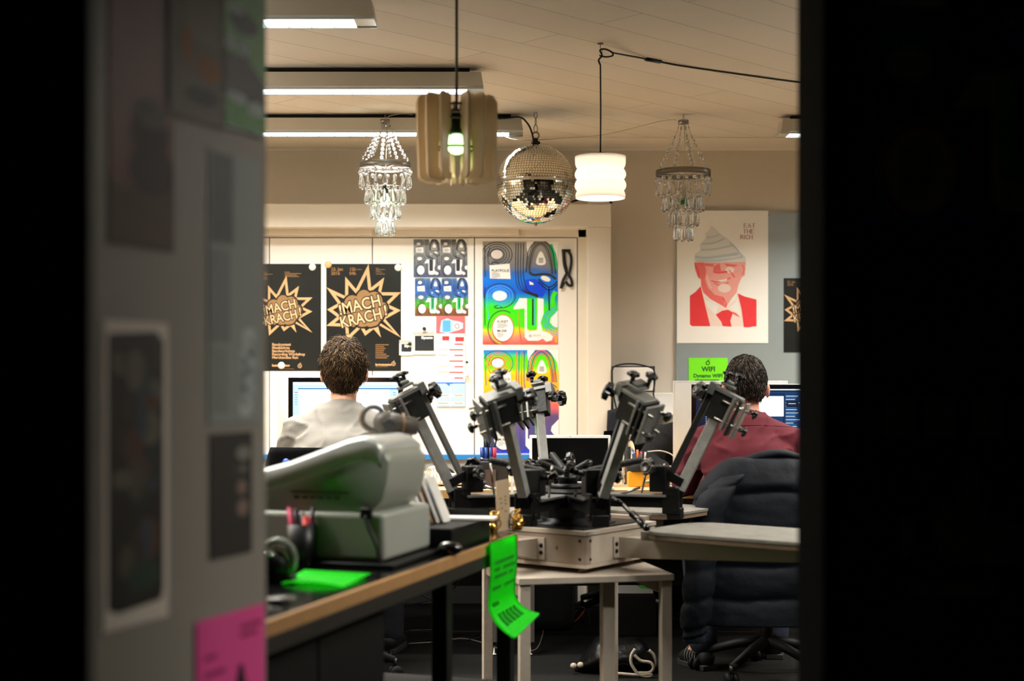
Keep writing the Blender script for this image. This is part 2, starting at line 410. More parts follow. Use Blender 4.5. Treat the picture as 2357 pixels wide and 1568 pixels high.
# ---------------------------------------------------------------- ceiling fittings
FITW = mat('fitting_white', '#c9c4b8', .4, var=.02)
GLOWT = mat('tube_glow', '#ffffff', .4, emit='#f2fbff', es=2.6, var=0)
LOUV = mat('louvre_metal', '#c9d4da', .2, metal=.9, var=.02)
GAPD = mat('gap_dark', '#1a1612', .9)
fl = ['long white ceiling light nearest the camera, cut off by the top of the frame', 'long white ceiling light in the middle row, its end above the slatted wooden lamp',
      'long white ceiling light in the farthest row behind the crystal chandelier', 'white ceiling light hidden at the near right', 'white ceiling light at the right of the middle row',
      'white ceiling light end peeking in beside the doorway at far right', 'unseen white ceiling light placed near the front wall on the right to light the open door', 'white ceiling light close to the front wall on the left']
for k,(x0,x1,y) in enumerate(FIX):
    t = thing('ceiling_light', fl[k], 'ceiling light', ((x0+x1)/2, y+.065, CEIL), 0, 'fluorescent ceiling lights')
    L_ = (x1-x0)/2; mb = MB()
    # housing: flared body
    def sec(z, hy, hx): return [(-hx,-hy,z),(hx,-hy,z),(hx,hy,z),(-hx,hy,z)]
    mb.loft([sec(-.022,.055,L_-.01), sec(-.085,.065,L_)], FITW, sm=False)
    mb.box((0,0,-.011),(2*L_-.12,.05,.022),GAPD); mb.build('housing', t)
    mb = MB(); mb.b2(-L_+.04,L_-.07,-.055,.055,-.0875,-.0865,GLOWT); mb.build('diffuser', t)
    mb = MB()
    for sx in (-1,1): mb.box((0,sx*.06,-.091),(2*L_,.008,.010),LOUV)
    mb.box((-L_+.02,0,-.090),(.05,.12,.008),FITW); mb.box((L_-.035,0,-.090),(.07,.11,.006),LOUV)
    n = int((x1-x0)/.085)
    for i in range(n):
        mb.box((-L_+.06+i*(2*L_-.13)/n,0,-.091),(.002,.112,.007),LOUV)
    mb.build('louvre', t)

# added floor lamps, unseen outside the view, put in to brighten the ceiling
for k,(x,y,pw) in enumerate(((-2.55,5.6,42),(2.9,5.0,44),(-2.5,4.2,42))):
    t = thing('added_uplighter', ('added unseen white lamp in the far left corner, brightening the ceiling','added unseen white lamp at the right side of the room, brightening the ceiling','added unseen white lamp by the near left wall, brightening the ceiling')[k], 'added floor lamp', (x,y,0))
    mb = MB(); mb.lathe([(.14,0),(.14,.02),(.02,.03)],FITW,24); mb.build('base', t)
    mb = MB(); mb.cyl((0,0,.02),(0,0,1.72),.012,FITW,12); mb.build('pole', t)
    mb = MB(); mb.lathe([(.02,1.70),(.10,1.74),(.15,1.82),(.145,1.82),(.095,1.75),(.02,1.71)],FITW,28,cap=False); mb.build('bowl', t)
    area('ceiling_fill', (x,y,1.80), .16,.16, pw, (1,.93,.82), 150, (PI,0,0))
# ================================================================ PRINTS ON THE WALL
PAPER = mat('white_paper', '#f3efe6', .5, var=.015, scale=4)
PBLACK = mat('poster_black', '#131512', .35, var=.25, scale=5, col2='#1b1e1b')
TAN = mat('ink_tan', '#cba071', .5, var=.04)
TANP = mat('ink_pale_tan', '#dcba8c', .5, var=.03)
TANM = mat('ink_mid_tan', '#8f6c44', .5, var=.08, scale=20)
TAND = mat('ink_brown', '#2a1d10', .5)
TAN2 = mat('ink_dim_tan', '#8a6438', .5)
MAGW = mat('magnet_white', '#eeeee6', .4); MAGT = mat('magnet_tan', '#e8b983', .4)
# second poster in a 1040 x 1465 frame (picture units)
STAR = [(1495,55),(1530,385),(1712,243),(1668,450),(1945,450),(1770,620),(1945,700),(1725,820),(1945,1078),(1620,895),(1668,1078),(1565,960),(1447,1052),(1385,945),
        (1190,1130),(1172,925),(908,915),(1060,790),(920,688),(1070,605),(908,378),(1170,500),(1172,232),(1320,405)]
# closed outline: alternate tip / valley, centre (1425, 690)
def mach(name, label, w, loc, left=False, magnets=(), rz=0, rot=(R(90),0,0)):
    s = Sheet(w, w*245/171, PBLACK); s.frame(1036, 1465, 908, 55)
    cx, cy = 1425, 690
    pts = STAR
    if left:      # first design: smaller burst, longer text list at the foot
        pts = [(cx+(x-cx)*.80-15, cy+(y-cy)*.78+18) for x,y in STAR]
    cc = (cx-15, cy+18) if left else (cx,cy)
    s.poly(pts[::-1], TAN, 1)
    # inner edge: offset the outline inwards
    n = len(pts); inn = []
    wd = 34 if left else 42
    for i in range(n):
        a = Vector(pts[i-1]); b = Vector(pts[i]); c = Vector(pts[(i+1)%n])
        d1 = (b-a).normalized(); d2 = (c-b).normalized()
        n1 = Vector((-d1.y,d1.x)); n2 = Vector((-d2.y,d2.x))
        den = 1+n1.dot(n2)
        o = (n1+n2)/max(den,.12)*wd
        if o.length > 190: o = o.normalized()*190
        inn.append(b+o)
    s.poly([(p.x,p.y) for p in inn][::-1], PBLACK, 2)
    k = .80 if left else 1
    def T(x,y): return (cc[0]+(x-1425)*k, cc[1]+(y-690)*k)
    blobs = [(1430,560,110,145),(1270,600,110,110),(1570,590,120,150),(1230,740,120,130),(1600,740,110,130),(1410,690,230,180),(1270,850,90,80),(1410,850,110,80),(1560,830,90,90),(1520,890,60,40),(1150,700,70,70),(1700,680,60,90)]
    for x,y,a,b in blobs: s.ell(*T(x,y),(a+24)*k,(b+24)*k,PBLACK,3)
    for x,y,a,b in blobs: s.ell(*T(x,y),a*k,b*k,TANM,4)
    for j,(m_,bo) in enumerate(((TAND,17),(TANP,2))):
        x,y = T(1088,765 if not left else 765); s.text('!', x,y, 200*k, m_, 5+j, bold=bo*k, rot=9)
        x,y = T(1142,755); s.text('MACH', x,y, 228*k, m_, 5+j, bold=bo*k, rot=13, sx=.84)
        x,y = T(1115,945); s.text('KRACH', x,y, 222*k, m_, 5+j, bold=bo*k, rot=13, sx=.80)
        x,y = T(1712,770); s.text('!', x,y, 200*k, m_, 5+j, bold=bo*k, rot=9)
    if left:
        s.text('12h —', 1100,200-10+25, 62, TAN2, 3, bold=2); s.text('04h', 1100,275, 62, TAN2, 3, bold=2)
        for i in range(4): s.rect(1440,165+i*20, 1440+(70,230,170,200)[i], 175+i*20, TAN2, 3)
        for i,t_ in enumerate(('Bandcontest','Musikbörse','Bandworkshop','Recording Workshop','Merchandise Run')):
            s.text(t_, 1265,1190+i*45, 52, TAN, 3, bold=1.5)
        s.text('Instrumentor', 1265,1478, 46, TAN, 3, bold=2.5)
        ex, ey = 1650, 1470
    else:
        s.text('23. Jan', 975,150, 62, TAN2, 3, bold=2); s.text('2016', 975,208, 62, TAN2, 3, bold=2)
        s.text('12h —', 1228,150, 62, TAN2, 3, bold=2); s.text('04h', 1228,208, 62, TAN2, 3, bold=2)
        for i in range(4): s.rect(1595,112+i*18, 1595+(40,130,60,90)[i], 119+i*18, TAN2, 3)
        s.rect(1595,192,1720,199,TAN2,3)
        for i in range(8): s.rect(1590,1170+i*26, 1590+(185,120,140,120,110,150,190,165)[i], 1182+i*26, TAN2, 3)
        s.text('Instrumentor', 1590,1465, 42, TAN, 3, bold=2.5)
        ex, ey = 1840, 1440
    s.rect(ex-245,ey+38,ex-80,ey+44,TAN2,3)
    s.ring(ex,ey,24,26,9,TAN,3); s.line([(ex,ey-30),(ex+12,ey-44)],9,TAN,3); s.ell(ex,ey,9,10,TAN,3)
    o = s.build(name, loc, rot)
    tag(o, label, 'poster')
    for (mx,my,mm) in magnets:
        b = MB(); X_, Y_ = s.q(mx,my); b.lathe([(.0185,0),(.0195,.002),(.0185,.0045),(0,.005)], mm, 24, c=(X_,Y_,.0018)); b.build('round_sticker', o)
    return o
Yp = YD-.001
s_ = (1945-908)
mach('concert_poster','black poster with a tan star burst, fully in view beside the small picture cards', 172/F*Yp, P(751,854,Yp),
     magnets=((935,65,MAGT),(1905,107,MAGW)))
mach('concert_poster','black poster with a smaller tan star burst, cut off at the left by the doorway', 172/F*Yp, P(567,854,Yp), left=True,
     magnets=((1865-40,100,MAGW),(1395,1465,MAGW)))
# ---- tube-letter prints
def ramp1(nm, h): return gradient(nm, [(0,'#e2574f'),(.07,'#f08a7a'),(.12,'#f2c33a'),(.17,'#4fe01e'),(.36,'#3fe41c'),(.44,'#1ea3b8'),(.5,'#1c63e0'),(.64,'#1f78e6'),(.70,'#3c6fc0'),(.76,'#7c7f86'),(.88,'#8f8d88'),(1,'#a59f96')], h, rough=.25, wob=.10, wscale=9)
def ramp2(nm, h): return gradient(nm, [(0,'#1532e0'),(.05,'#2a3a9a'),(.22,'#5a4f8c'),(.36,'#6d5078'),(.45,'#ee6a66'),(.56,'#f29a5a'),(.62,'#f7b92a'),(.76,'#f2c42a'),(.83,'#6ef01c'),(.93,'#52e616'),(.985,'#2a86d8'),(1,'#2a86d8')], h, rough=.25, wob=.06, wscale=7)
def ramp3(nm, h): return gradient(nm, [(0,'#4a5270'),(.2,'#5c6478'),(.5,'#7c8084'),(.8,'#9a9a96'),(1,'#62625f')], h, rough=.3, wob=.3, wscale=30)
def ramp4(nm, h): return gradient(nm, [(0,'#6d4a34'),(.16,'#8a5a3a'),(.28,'#4fae2a'),(.42,'#4f9a4a'),(.52,'#3f6fb8'),(.75,'#3a62b0'),(.92,'#5080c0'),(1,'#8d96a0')], h, rough=.3, wob=.25, wscale=30)
INK = mat('ink_dark', '#15181c', .35); INKG = mat('ink_grey', '#5b5d5e', .35); INKW = mat('ink_white', '#f1f1ec', .4); INKM = mat('ink_mid', '#30333a', .35)
LGREEN = mat('ink_green', '#45e51c', .35); LBLUE = mat('ink_blue', '#1648e0', .35); LRED = mat('ink_red', '#e8463e', .35); LTEAL = mat('ink_teal', '#27b86a', .35)
LORG = mat('ink_orange', '#f5b325', .35); LPUR = mat('ink_purple', '#4c4482', .35); LPALE = mat('ink_pale', '#e4d9d4', .4); LSKY = mat('ink_sky', '#4aa0f0', .35)
def playp(name, label, w, loc, base, kind, rot=(R(90),0,0), group=None, hh=None):
    h = w*(hh or 700/511)
    s = Sheet(w, h, base(name+'_ink%d'%kind+('%.3f'%w), h)); s.frame(511, 700, 552, 90)
    dark = {1:INKM, 2:LRED, 3:INK, 4:INK}[kind]; d2 = {1:INK, 2:LPUR, 3:INK, 4:INK}[kind]; lt = {1:LSKY, 2:LGREEN, 3:INKG, 4:INKG}[kind]
    lw = 6 if kind > 2 else 5.5
    # paper showing through
    s.poly([(1063,90),(1063,240),(1050,170),(1010,110),(985,90)], INKW, 1); s.poly([(850,90),(900,90),(872,150),(862,190),(850,120)], INKW, 1)
    if kind <= 2: s.poly([(1063,560),(1063,640),(1035,665),(1010,640),(1015,610)], INKW, 3)
    # left column P over P
    for r in (48,64,82,100):
        s.ring(650,180,r*1.02,r*.86,lw,dark if r < 90 else d2,2,-200,120)
    s.ell(648,178,40,31,LPALE if kind in (1,3) else INKW,3); s.ring(648,178,42,33,lw*.8,dark,4)
    s.line([(567,110),(566,250),(570,330)],lw,d2,2); s.line([(600,130),(588,220),(605,250)],lw,dark,2)
    s.ring(636,240,22,10,lw,d2,2)
    s.poly([(602,342),(598,252),(735,240),(742,345)][::-1], INKW, 3)
    if kind <= 2:
        s.text('PLAYPOLIS', 612,297, 25, INK, 4, bold=.5)
        for i in range(5): s.rect(612,303+i*8, 612+(45,60,52,60,40)[i], 306+i*8, INKG, 4)
    else:
        for i in range(5): s.rect(618,270+i*13, 618+(80,95,90,100,70)[i], 275+i*13, INKG, 4)
    for r in (52,68,86,104):
        s.ring(668,460,r*1.02,r*.80,lw,lt if r < 90 else dark,2,-190,110)
    s.ell(668,460,48,33,INKW,3); s.ring(668,460,50,35,lw*.8,lt,4); s.ring(655,535,24,9,lw,d2,2)
    s.line([(568,400),(566,520),(568,660)],lw,d2,2); s.line([(590,420),(584,520),(592,620)],lw,lt,2)
    for r in (0,14,30): s.ring(690,680,72+r,90+r,lw*1.1,(LRED,LGREEN,dark)[r//14] if kind == 1 else d2,2,100,300) 
    s.ell(690,680,70,88,INKW,5); s.ring(690,680,73,91,lw,{1:LRED,2:INK,3:INK,4:INK}[kind],5)
    if kind <= 2:
        s.text('KUNST', 650,643, 24, INKM, 6, bold=.6); s.text('MUSIK', 650,706, 24, INKM, 6, bold=.6)
        for i in range(4): s.rect(650,650+i*8, 650+(62,74,70,50)[i], 653+i*8, INKG, 6); s.rect(650,713+i*8, 650+(42,50,40,34)[i], 716+i*8, INKG, 6)
    else: s.rect(660,670,715,690,LPALE,6)
    # middle L
    for i,dx in enumerate((0,16,34,52)): s.line([(778+dx,100),(776+dx,300),(790+dx,400-dx*.3),(850+dx*.3,440-dx*.2),(930,470-dx*.3)],lw,d2 if i%2 else dark,2)
    # A with its drop-shaped eye
    for r in (0,18,38,58):
        s.line([(880-r*.55,300),(880-r*.5,250),(905-r*.6,150-r*.2),(945,112-r*.55),(985+r*.6,150-r*.2),(1012+r*.5,250),(1015+r*.55,310)],lw*1.2,d2 if r in (18,58) else (dark if kind != 1 else INKG),2)
    if kind == 1: s.line([(1012,110),(1038,190),(1046,280)],26,LTEAL,1)
    s.poly([(947,155),(962,170),(978,210),(982,235),(972,248),(948,252),(924,248),(914,235),(918,210),(933,170)][::-1], INKW, 4)
    if kind <= 2:
        for i in range(6): s.rect(932,205-3+i*6, 964, 205+i*6, INKG, 5)
    s.line([(868,300),(900,318),(960,312),(1010,318),(1050,345)],16 if kind==1 else lw*1.4,INKM if kind==1 else d2,3)
    s.ell(980,343,34,17,INKW,4,a=.35); s.poly([(868,360),(895,372),(897,386),(872,384)][::-1],INKW,4)
    # Y
    for i,dx in enumerate((0,20)): s.line([(930,345+dx),(975,385+dx),(1000,400+dx),(1030,390+dx),(1060,360+dx)],lw*1.3,d2,3)
    s.line([(1002,405),(1003,480),(1005,560)],lw*1.6,d2,3)
    if kind == 1:
        s.poly([(845,350),(905,345),(960,375),(985,420),(960,470),(880,455),(820,440),(835,400)][::-1],LBLUE,1)
        s.line([(1048,430),(1030,470),(1030,540)],30,LGREEN,1)
    # L and I: paper
    s.poly([(762,540),(790,500),(802,476),(853,476),(853,690),(870,700),(922,694),(925,476),(966,480),(966,580),(945,640),(960,700),(1000,710),(1030,735),(1022,762),(985,772),(960,750),(930,765),(860,765),(838,740),(838,545),(762,552)][::-1], INKW, 1)
    s.poly([(853,476),(925,476),(922,670),(910,690),(868,690),(853,670)][::-1], {1:LGREEN,2:LPUR,3:INKM,4:LTEAL}[kind], 2)
    s.line([(893,480),(893,660)],lw*2,d2,3); s.line([(905,480),(905,660)],lw,lt,3)
    s.line([(800,560),(802,680),(815,770)],lw,{1:LRED}.get(kind,d2),2)
    # S
    for r in (46,62,80,96): s.ring(1060,630,r,r*.95,lw,lt if kind != 2 else d2,2,90,270)
    s.ell(1060,632,46,42,INKW,5)
    s.line([(985,700),(1020,712),(1048,735),(1050,780)],10,LORG if kind <= 2 else d2,2)
    if kind <= 2:
        s.ring(876,732,7,7,3,INKM,6); s.text('Stadt Zürich', 892,730, 11, INKG, 6); s.rect(892,736,985,739,LPALE,6)
    else: s.rect(880,728,960,745,LPALE,6)
    o = s.build(name, loc, rot); tag(o, label, 'poster', group); return o
wp = 173/F*Yp
playp('tube_letter_poster','upper poster of colourful tube letters, mostly blue and green, on the right cupboard door', wp, P(1111,793,Yp), ramp1, 1)
playp('tube_letter_poster','lower poster of tube letters in green, orange and violet, behind the press arms', wp, P(1113,1043,Yp), ramp2, 2)
ws = 61.5/F*Yp
for (x,y,k,l) in ((952,638,3,'small grey print with tube letters, upper left of the block of four'),(1014,638,3,'small grey print with tube letters, upper right of the block of four'),
                  (955,727,4,'small blue and brown print with tube letters, lower left of the block of four'),(1016,727,4,'small blue and brown print with tube letters, lower right of the block of four')):
    playp('small_print', l, ws, P(x,y,Yp-.001), ramp3 if k == 3 else ramp4, k, group='block of four small prints on the cupboard door', hh=87/61.5)
# ---- price list leaflet
CORAL = mat('ink_coral', '#e8686a', .45); SALMON = mat('ink_salmon', '#f0a08c', .45); RED = mat('ink_bright_red', '#e03a3c', .45); LB = mat('ink_light_blue', '#a9cdf2', .45); MB_ = mat('ink_blue_bar', '#1a74d4', .45); PB = mat('ink_paper_blue', '#dde6ee', .5)
wl = 66/F*Yp
s = Sheet(wl, wl*208/66, PAPER); s.frame(66,208,1004,728)
s.rect(1004,728,1070,768,CORAL,1); s.poly([(1012,764),(1016,738),(1030,733),(1042,738),(1056,740),(1066,744),(1066,756),(1056,760),(1042,764),(1030,768)][::-1],LB,2); s.rect(1019,738,1037,764,mat('ink_sky2','#5aa6dc',.4),3); s.ell(1052,751,9,9,PAPER,3); s.ring(1052,751,5,5,2,CORAL,4)
s.rect(1018,774,1034,784,RED,2); s.rect(1048,776,1068,786,RED,2)
for i in range(11):
    y = 790+i*13; s.rect(1004,y,1070,y+6,(PB,PAPER)[i%2],1)
    s.rect(1007,y+1,1030,y+3,SALMON if i%3 else LB,2); s.rect(1034 if i%2 else 1046,y+1,1066,y+4,RED,2)
s.rect(1004,880,1070,890,MB_,2); s.poly([(1004,883),(1026,883),(1034,889),(1042,883),(1070,883),(1070,936),(1004,936)][::-1],LB,3); s.rect(1036,884,1038,936,PAPER,4)
for y in (908,926): s.rect(1006,y,1068,y+5,PAPER,4); s.rect(1008,y+1,1032,y+4,SALMON,5); s.rect(1046,y+1,1066,y+4,SALMON,5)
tag(s.build('price_leaflet', P(1004,936,Yp-.004), (R(90),0,0)), 'long narrow leaflet, red at the top and blue at the foot, on the cupboard door', 'leaflet')
# ---- two small cards
GREYD = mat('card_photo', '#3a3e40', .3, col2='#17191a', scale=6); GRN = mat('card_edge','#b9b4aa',.5)
for (x0,x1,y0,y1,lab,clip) in ((950,1003,764,816,'white card with a dark picture, held by a black round magnet',(977,757)),(919,951,783,818,'smaller white card with a dark picture, touching the black star burst poster',(944,792))):
    w_ = (x1-x0)/F*Yp; h_ = (y1-y0)/F*Yp
    s = Sheet(w_, h_, PAPER, .003); s.frame(x1-x0,y1-y0,x0,y0)
    s.rect(x0,y0,x1-3,y0+8,GRN,1); s.rect(x0+5,y0+9,x1-4,y1-8,GREYD,2); s.text('Dynamo', x0+(x1-x0)*.38,y0+16,7.5,INKW,3,bold=.5)
    o = s.build('picture_card', P(x0,y1,Yp-.003)); tag(o, lab, 'card', 'picture cards on the cupboard door')
    mb = MB(); X_,Y_ = s.q(*clip); mb.lathe([(.009,0),(.007,.008),(.010,.011),(.010,.016),(0,.018)],INK,16,c=(X_,max(Y_,0),.003)); mb.build('magnet', o)
# ---- black goggles hanging on the door
GOG = mat('goggle_black', '#141516', .35); 
g = thing('swimming_goggles', 'black strap with dark lenses hanging on the right cupboard door', 'goggles', P(1303,600,YD-.012))
mb = MB()
pts = [Vector(((x-1303)/F*Yp,0,(600-y)/F*Yp)) for x,y in ((1296,578),(1298,600),(1302,622),(1308,632),(1314,610),(1314,590),(1308,578))]
mb.tube(pts,.0035,GOG,8,sq=2.2,up=(1,0,0)); mb.tube([Vector(((x-1303)/F*Yp,.003,(600-y)/F*Yp)) for x,y in ((1297,576),(1299,605),(1303,622))],.010,GOG,8); mb.box((0,0,.055),(.05,.012,.016),GOG,bev=.004); mb.build('strap', g)
for k,pp in enumerate((((1304,630),(1296,645),(1291,664),(1298,650)),((1306,630),(1314,642),(1316,657),(1308,656),(1302,648)))):
    mb = MB(); mb.tube([Vector(((x-1303)/F*Yp,-.002,(600-y)/F*Yp)) for x,y in pp],.0055,GOG,8,sq=1.4); mb.build('lens', g)

# ---------------------------------------------------------------- metal board on the right with its prints
def board_mat():
    m = mat('zinc_board', '#a3aca6', .38, metal=.25, var=.1, scale=2.2, col2='#8e9aa0'); return m
YB = YW-.02
mb = MB(); x0 = X(1556,YB); x1 = x0+1.6
mb.b2(x0,x1,YB,YW,Z(1000,YB),Z(489,YB),board_mat(),bev=.002)
b = mb.build('metal_board'); tag(b, 'large grey zinc notice board on the right part of the back wall', 'board')
for px_ in (1768,1600):
    mb = MB(); mb.lathe([(.004,0),(.004,.002),(0,.003)],INK,10,axis=(0,-1,0),c=(X(px_,YB),YB,Z(495,YB))); mb.build('screw', b)
# the printed portrait: red man under whipped cream
we = 210/F*YB
REDI = mat('print_red', '#ea3a3e', .5, var=.08, scale=25); REDP = mat('print_rose', '#f3a79c', .5, var=.08, scale=22); REDM = mat('print_mid_red', '#ec6f68', .5, var=.08, scale=22); PINKP = mat('print_pale', '#f8ddd0', .5)
CREAM = mat('print_cream', '#dcdcd6', .5, var=.04, scale=20); CREAMD = mat('print_cream_shade', '#b9c4c4', .5, var=.05, scale=20); MAROON = mat('print_maroon', '#8e2a20', .5)
EPAP = mat('poster_paper', '#f4f1e8', .5, var=.01)
s = Sheet(we, we*305/210, EPAP, .0012); s.frame(836+0, 1180, 0, 40)
# units of the zoomed crop: x 0..836 (poster spans -10..836), y 40..1220
s.px = we/846; s.ox = -10
q = lambda L_, m, l=2: s.poly(L_[::-1], m, l)
q([(110,830),(160,795),(210,742),(300,1000),(300,1112),(130,1112),(110,1095)],REDI)
q([(550,805),(615,835),(728,865),(728,1112),(640,1124),(608,1120),(590,980)],REDI)
q([(210,742),(250,830),(330,900),(442,945),(530,870),(552,805),(590,960),(608,1112),(300,1112),(255,930)],PINKP)
q([(350,1005),(410,968),(462,958),(510,985),(485,1060),(497,1116),(415,1112),(400,1070)],REDI,3)
q([(505,978),(540,990),(575,1030),(545,1018),(508,998)],REDM,3)
q([(222,770),(255,860),(380,930),(345,1000),(270,930),(240,850)],EPAP,3); q([(548,830),(572,950),(588,1020),(510,965),(470,945),(530,890)],EPAP,3)
q([(150,520),(628,515),(620,640),(590,660),(560,730),(545,800),(500,850),(445,940),(380,905),(300,860),(235,800),(215,740),(212,680),(185,660),(160,590)],REDP,3)
q([(150,520),(240,520),(262,600),(250,680),(280,760),(340,820),(420,840),(440,940),(380,905),(300,860),(235,800),(215,740),(212,680),(185,660),(160,590)],REDM,4)
q([(330,560),(385,530),(400,600),(455,600),(460,618),(390,622),(325,612)],REDM,5)
q([(245,530),(330,535),(330,560),(250,552)],REDM,5); q([(430,530),(560,545),(520,562),(450,556)],REDM,5)
s.line([(325,610),(380,620),(455,602)],7,REDI,6); s.line([(470,590),(500,625),(525,660)],8,REDI,6); s.line([(305,690),(370,702),(470,672),(485,660)],8,REDI,6)
q([(362,690),(455,672),(450,690),(400,700)],EPAP,6); s.line([(330,712),(400,735),(470,705)],10,REDM,5); s.line([(270,640),(280,700),(310,760)],7,PINKP,6)
s.line([(590,540),(612,580),(595,640)],8,REDM,6); s.line([(160,545),(185,600),(195,655)],9,REDI,6); s.line([(420,850),(445,900),(442,940)],8,REDI,5)
s.ell(430,760,60,40,PINKP,5); s.ell(480,590,40,30,PINKP,4)
q([(148,480),(160,440),(205,410),(205,350),(255,300),(258,250),(290,222),(300,178),(345,205),(385,255),(440,290),(490,330),(545,385),(575,430),(620,465),(632,500),(620,515),(500,520),(300,522),(155,515)],CREAM,7)
for L_,wd in (([(160,470),(260,480),(420,460),(560,440)],26),([(215,405),(320,400),(430,380),(520,360)],16),([(225,350),(330,340),(430,300)],14),([(265,290),(340,280),(385,258)],11),([(170,505),(330,505),(480,490),(600,470)],14),([(480,335),(545,400),(600,470)],10)):
    s.line(L_,wd,CREAMD,8)
# serif lettering
def serif(word, x, y, h):
    G = {'E':[[(0,0),(0,1)],[(0,1),(.62,1)],[(0,.5),(.5,.5)],[(0,0),(.65,0)]],'A':[[(0,0),(.38,1)],[(.38,1),(.78,0)],[(.15,.36),(.62,.36)]],
         'T':[[(0,1),(.8,1)],[(.4,1),(.4,0)]],'H':[[(0,0),(0,1)],[(.7,0),(.7,1)],[(0,.5),(.7,.5)]],
         'R':[[(0,0),(0,1)],[(0,1),(.4,1),(.6,.88),(.6,.64),(.4,.52),(0,.5)],[(.3,.5),(.72,0)]],'I':[[(0,0),(0,1)]],'C':[[(.66,.78),(.5,.97),(.25,.97),(.04,.7),(.04,.3),(.25,.03),(.5,.03),(.68,.2)]]}
    W = {'E':.66,'A':.8,'T':.8,'H':.72,'R':.74,'I':.05,'C':.7}
    for ch in word:
        for st in G[ch]:
            pts = [(x+a*h, y-b_*h) for a,b_ in st]
            thin = len(st) == 2 and (abs(st[0][1]-st[1][1]) < .01 or (ch == 'A' and st[0][0] == 0))
            s.line(pts, h*(.08 if thin else .16), MAROON, 3, smooth=False)
            if len(st) == 2 and abs(st[0][1]-st[1][1]) > .5:
                for a,b_ in st:
                    if ch == 'A' and b_ == 1: continue
                    s.line([(x+a*h-h*.15, y-b_*h),(x+a*h+h*.15, y-b_*h)], h*.06, MAROON, 3, smooth=False)
                if False: pass
        if ch in 'ET':
            s.line([(x+W[ch]*h-h*.02, y-h),(x+W[ch]*h-h*.02, y-h*.8)], h*.05, MAROON, 3, smooth=False)
        if ch == 'E': s.line([(x+W[ch]*h, y),(x+W[ch]*h, y-h*.22)], h*.05, MAROON, 3, smooth=False)
        x += (W[ch]+.27)*h
serif('EAT', 613,197,36); serif('THE', 604,251,36); serif('RICH', 580,304,36)
tag(s.build('portrait_poster', P(1558,790,YB-.002), (R(90),R(1.1)*0,0)), 'white poster of a red printed man under a swirl of cream, on the zinc board', 'poster')
mach('concert_poster','small black star burst poster on the zinc board, cut off at right', 119/F*YB, P(1804,811,YB-.002))
s = Sheet(90/F*YB, 62/F*YB, mat('neon_green_paper','#7cf01a',.5,var=.02)); s.frame(90,62,1585,824)
DG = mat('ink_green_black','#0f3a10',.5)
s.ring(1629,836,4,4,2,DG,2); s.line([(1629,832),(1632,828)],2,DG,2); s.text('WIFI', 1615,855, 15.5, DG,2,bold=.45); s.text('Dynamo WIFI', 1596,869, 11.5, DG,2,bold=.35, sx=1.02); s.rect(1599,874,1655,876,DG,2)
tag(s.build('wifi_sheet', P(1585,886,YB-.002), (R(90),0,0)), 'neon green sheet with the wifi name, behind the right computer', 'sheet')
# ================================================================ THINGS HANGING FROM THE CEILING
STEEL = mat('steel', '#9a9690', .3, metal=1, var=.05)
CHROME = mat('chrome', '#c9c6c0', .12, metal=1, var=.02)
CRYST = mat('crystal', '#ffffff', .04, trans=.92, ior=1.5, var=0, spec=.8)
CRYLIT = CRYST
CORDB = mat('cord_black', '#0d0d0c', .5)
CORDW = mat('cord_white', '#cfc7b6', .5)
BULBG = mat('bulb_glow_green', '#eaffe0', .3, emit='#b6ff9a', es=5, var=0)
BULBW = mat('bulb_glow', '#ffffff', .3, emit='#f4fff0', es=9, var=0)
SOCK = mat('socket_black', '#11110f', .4)
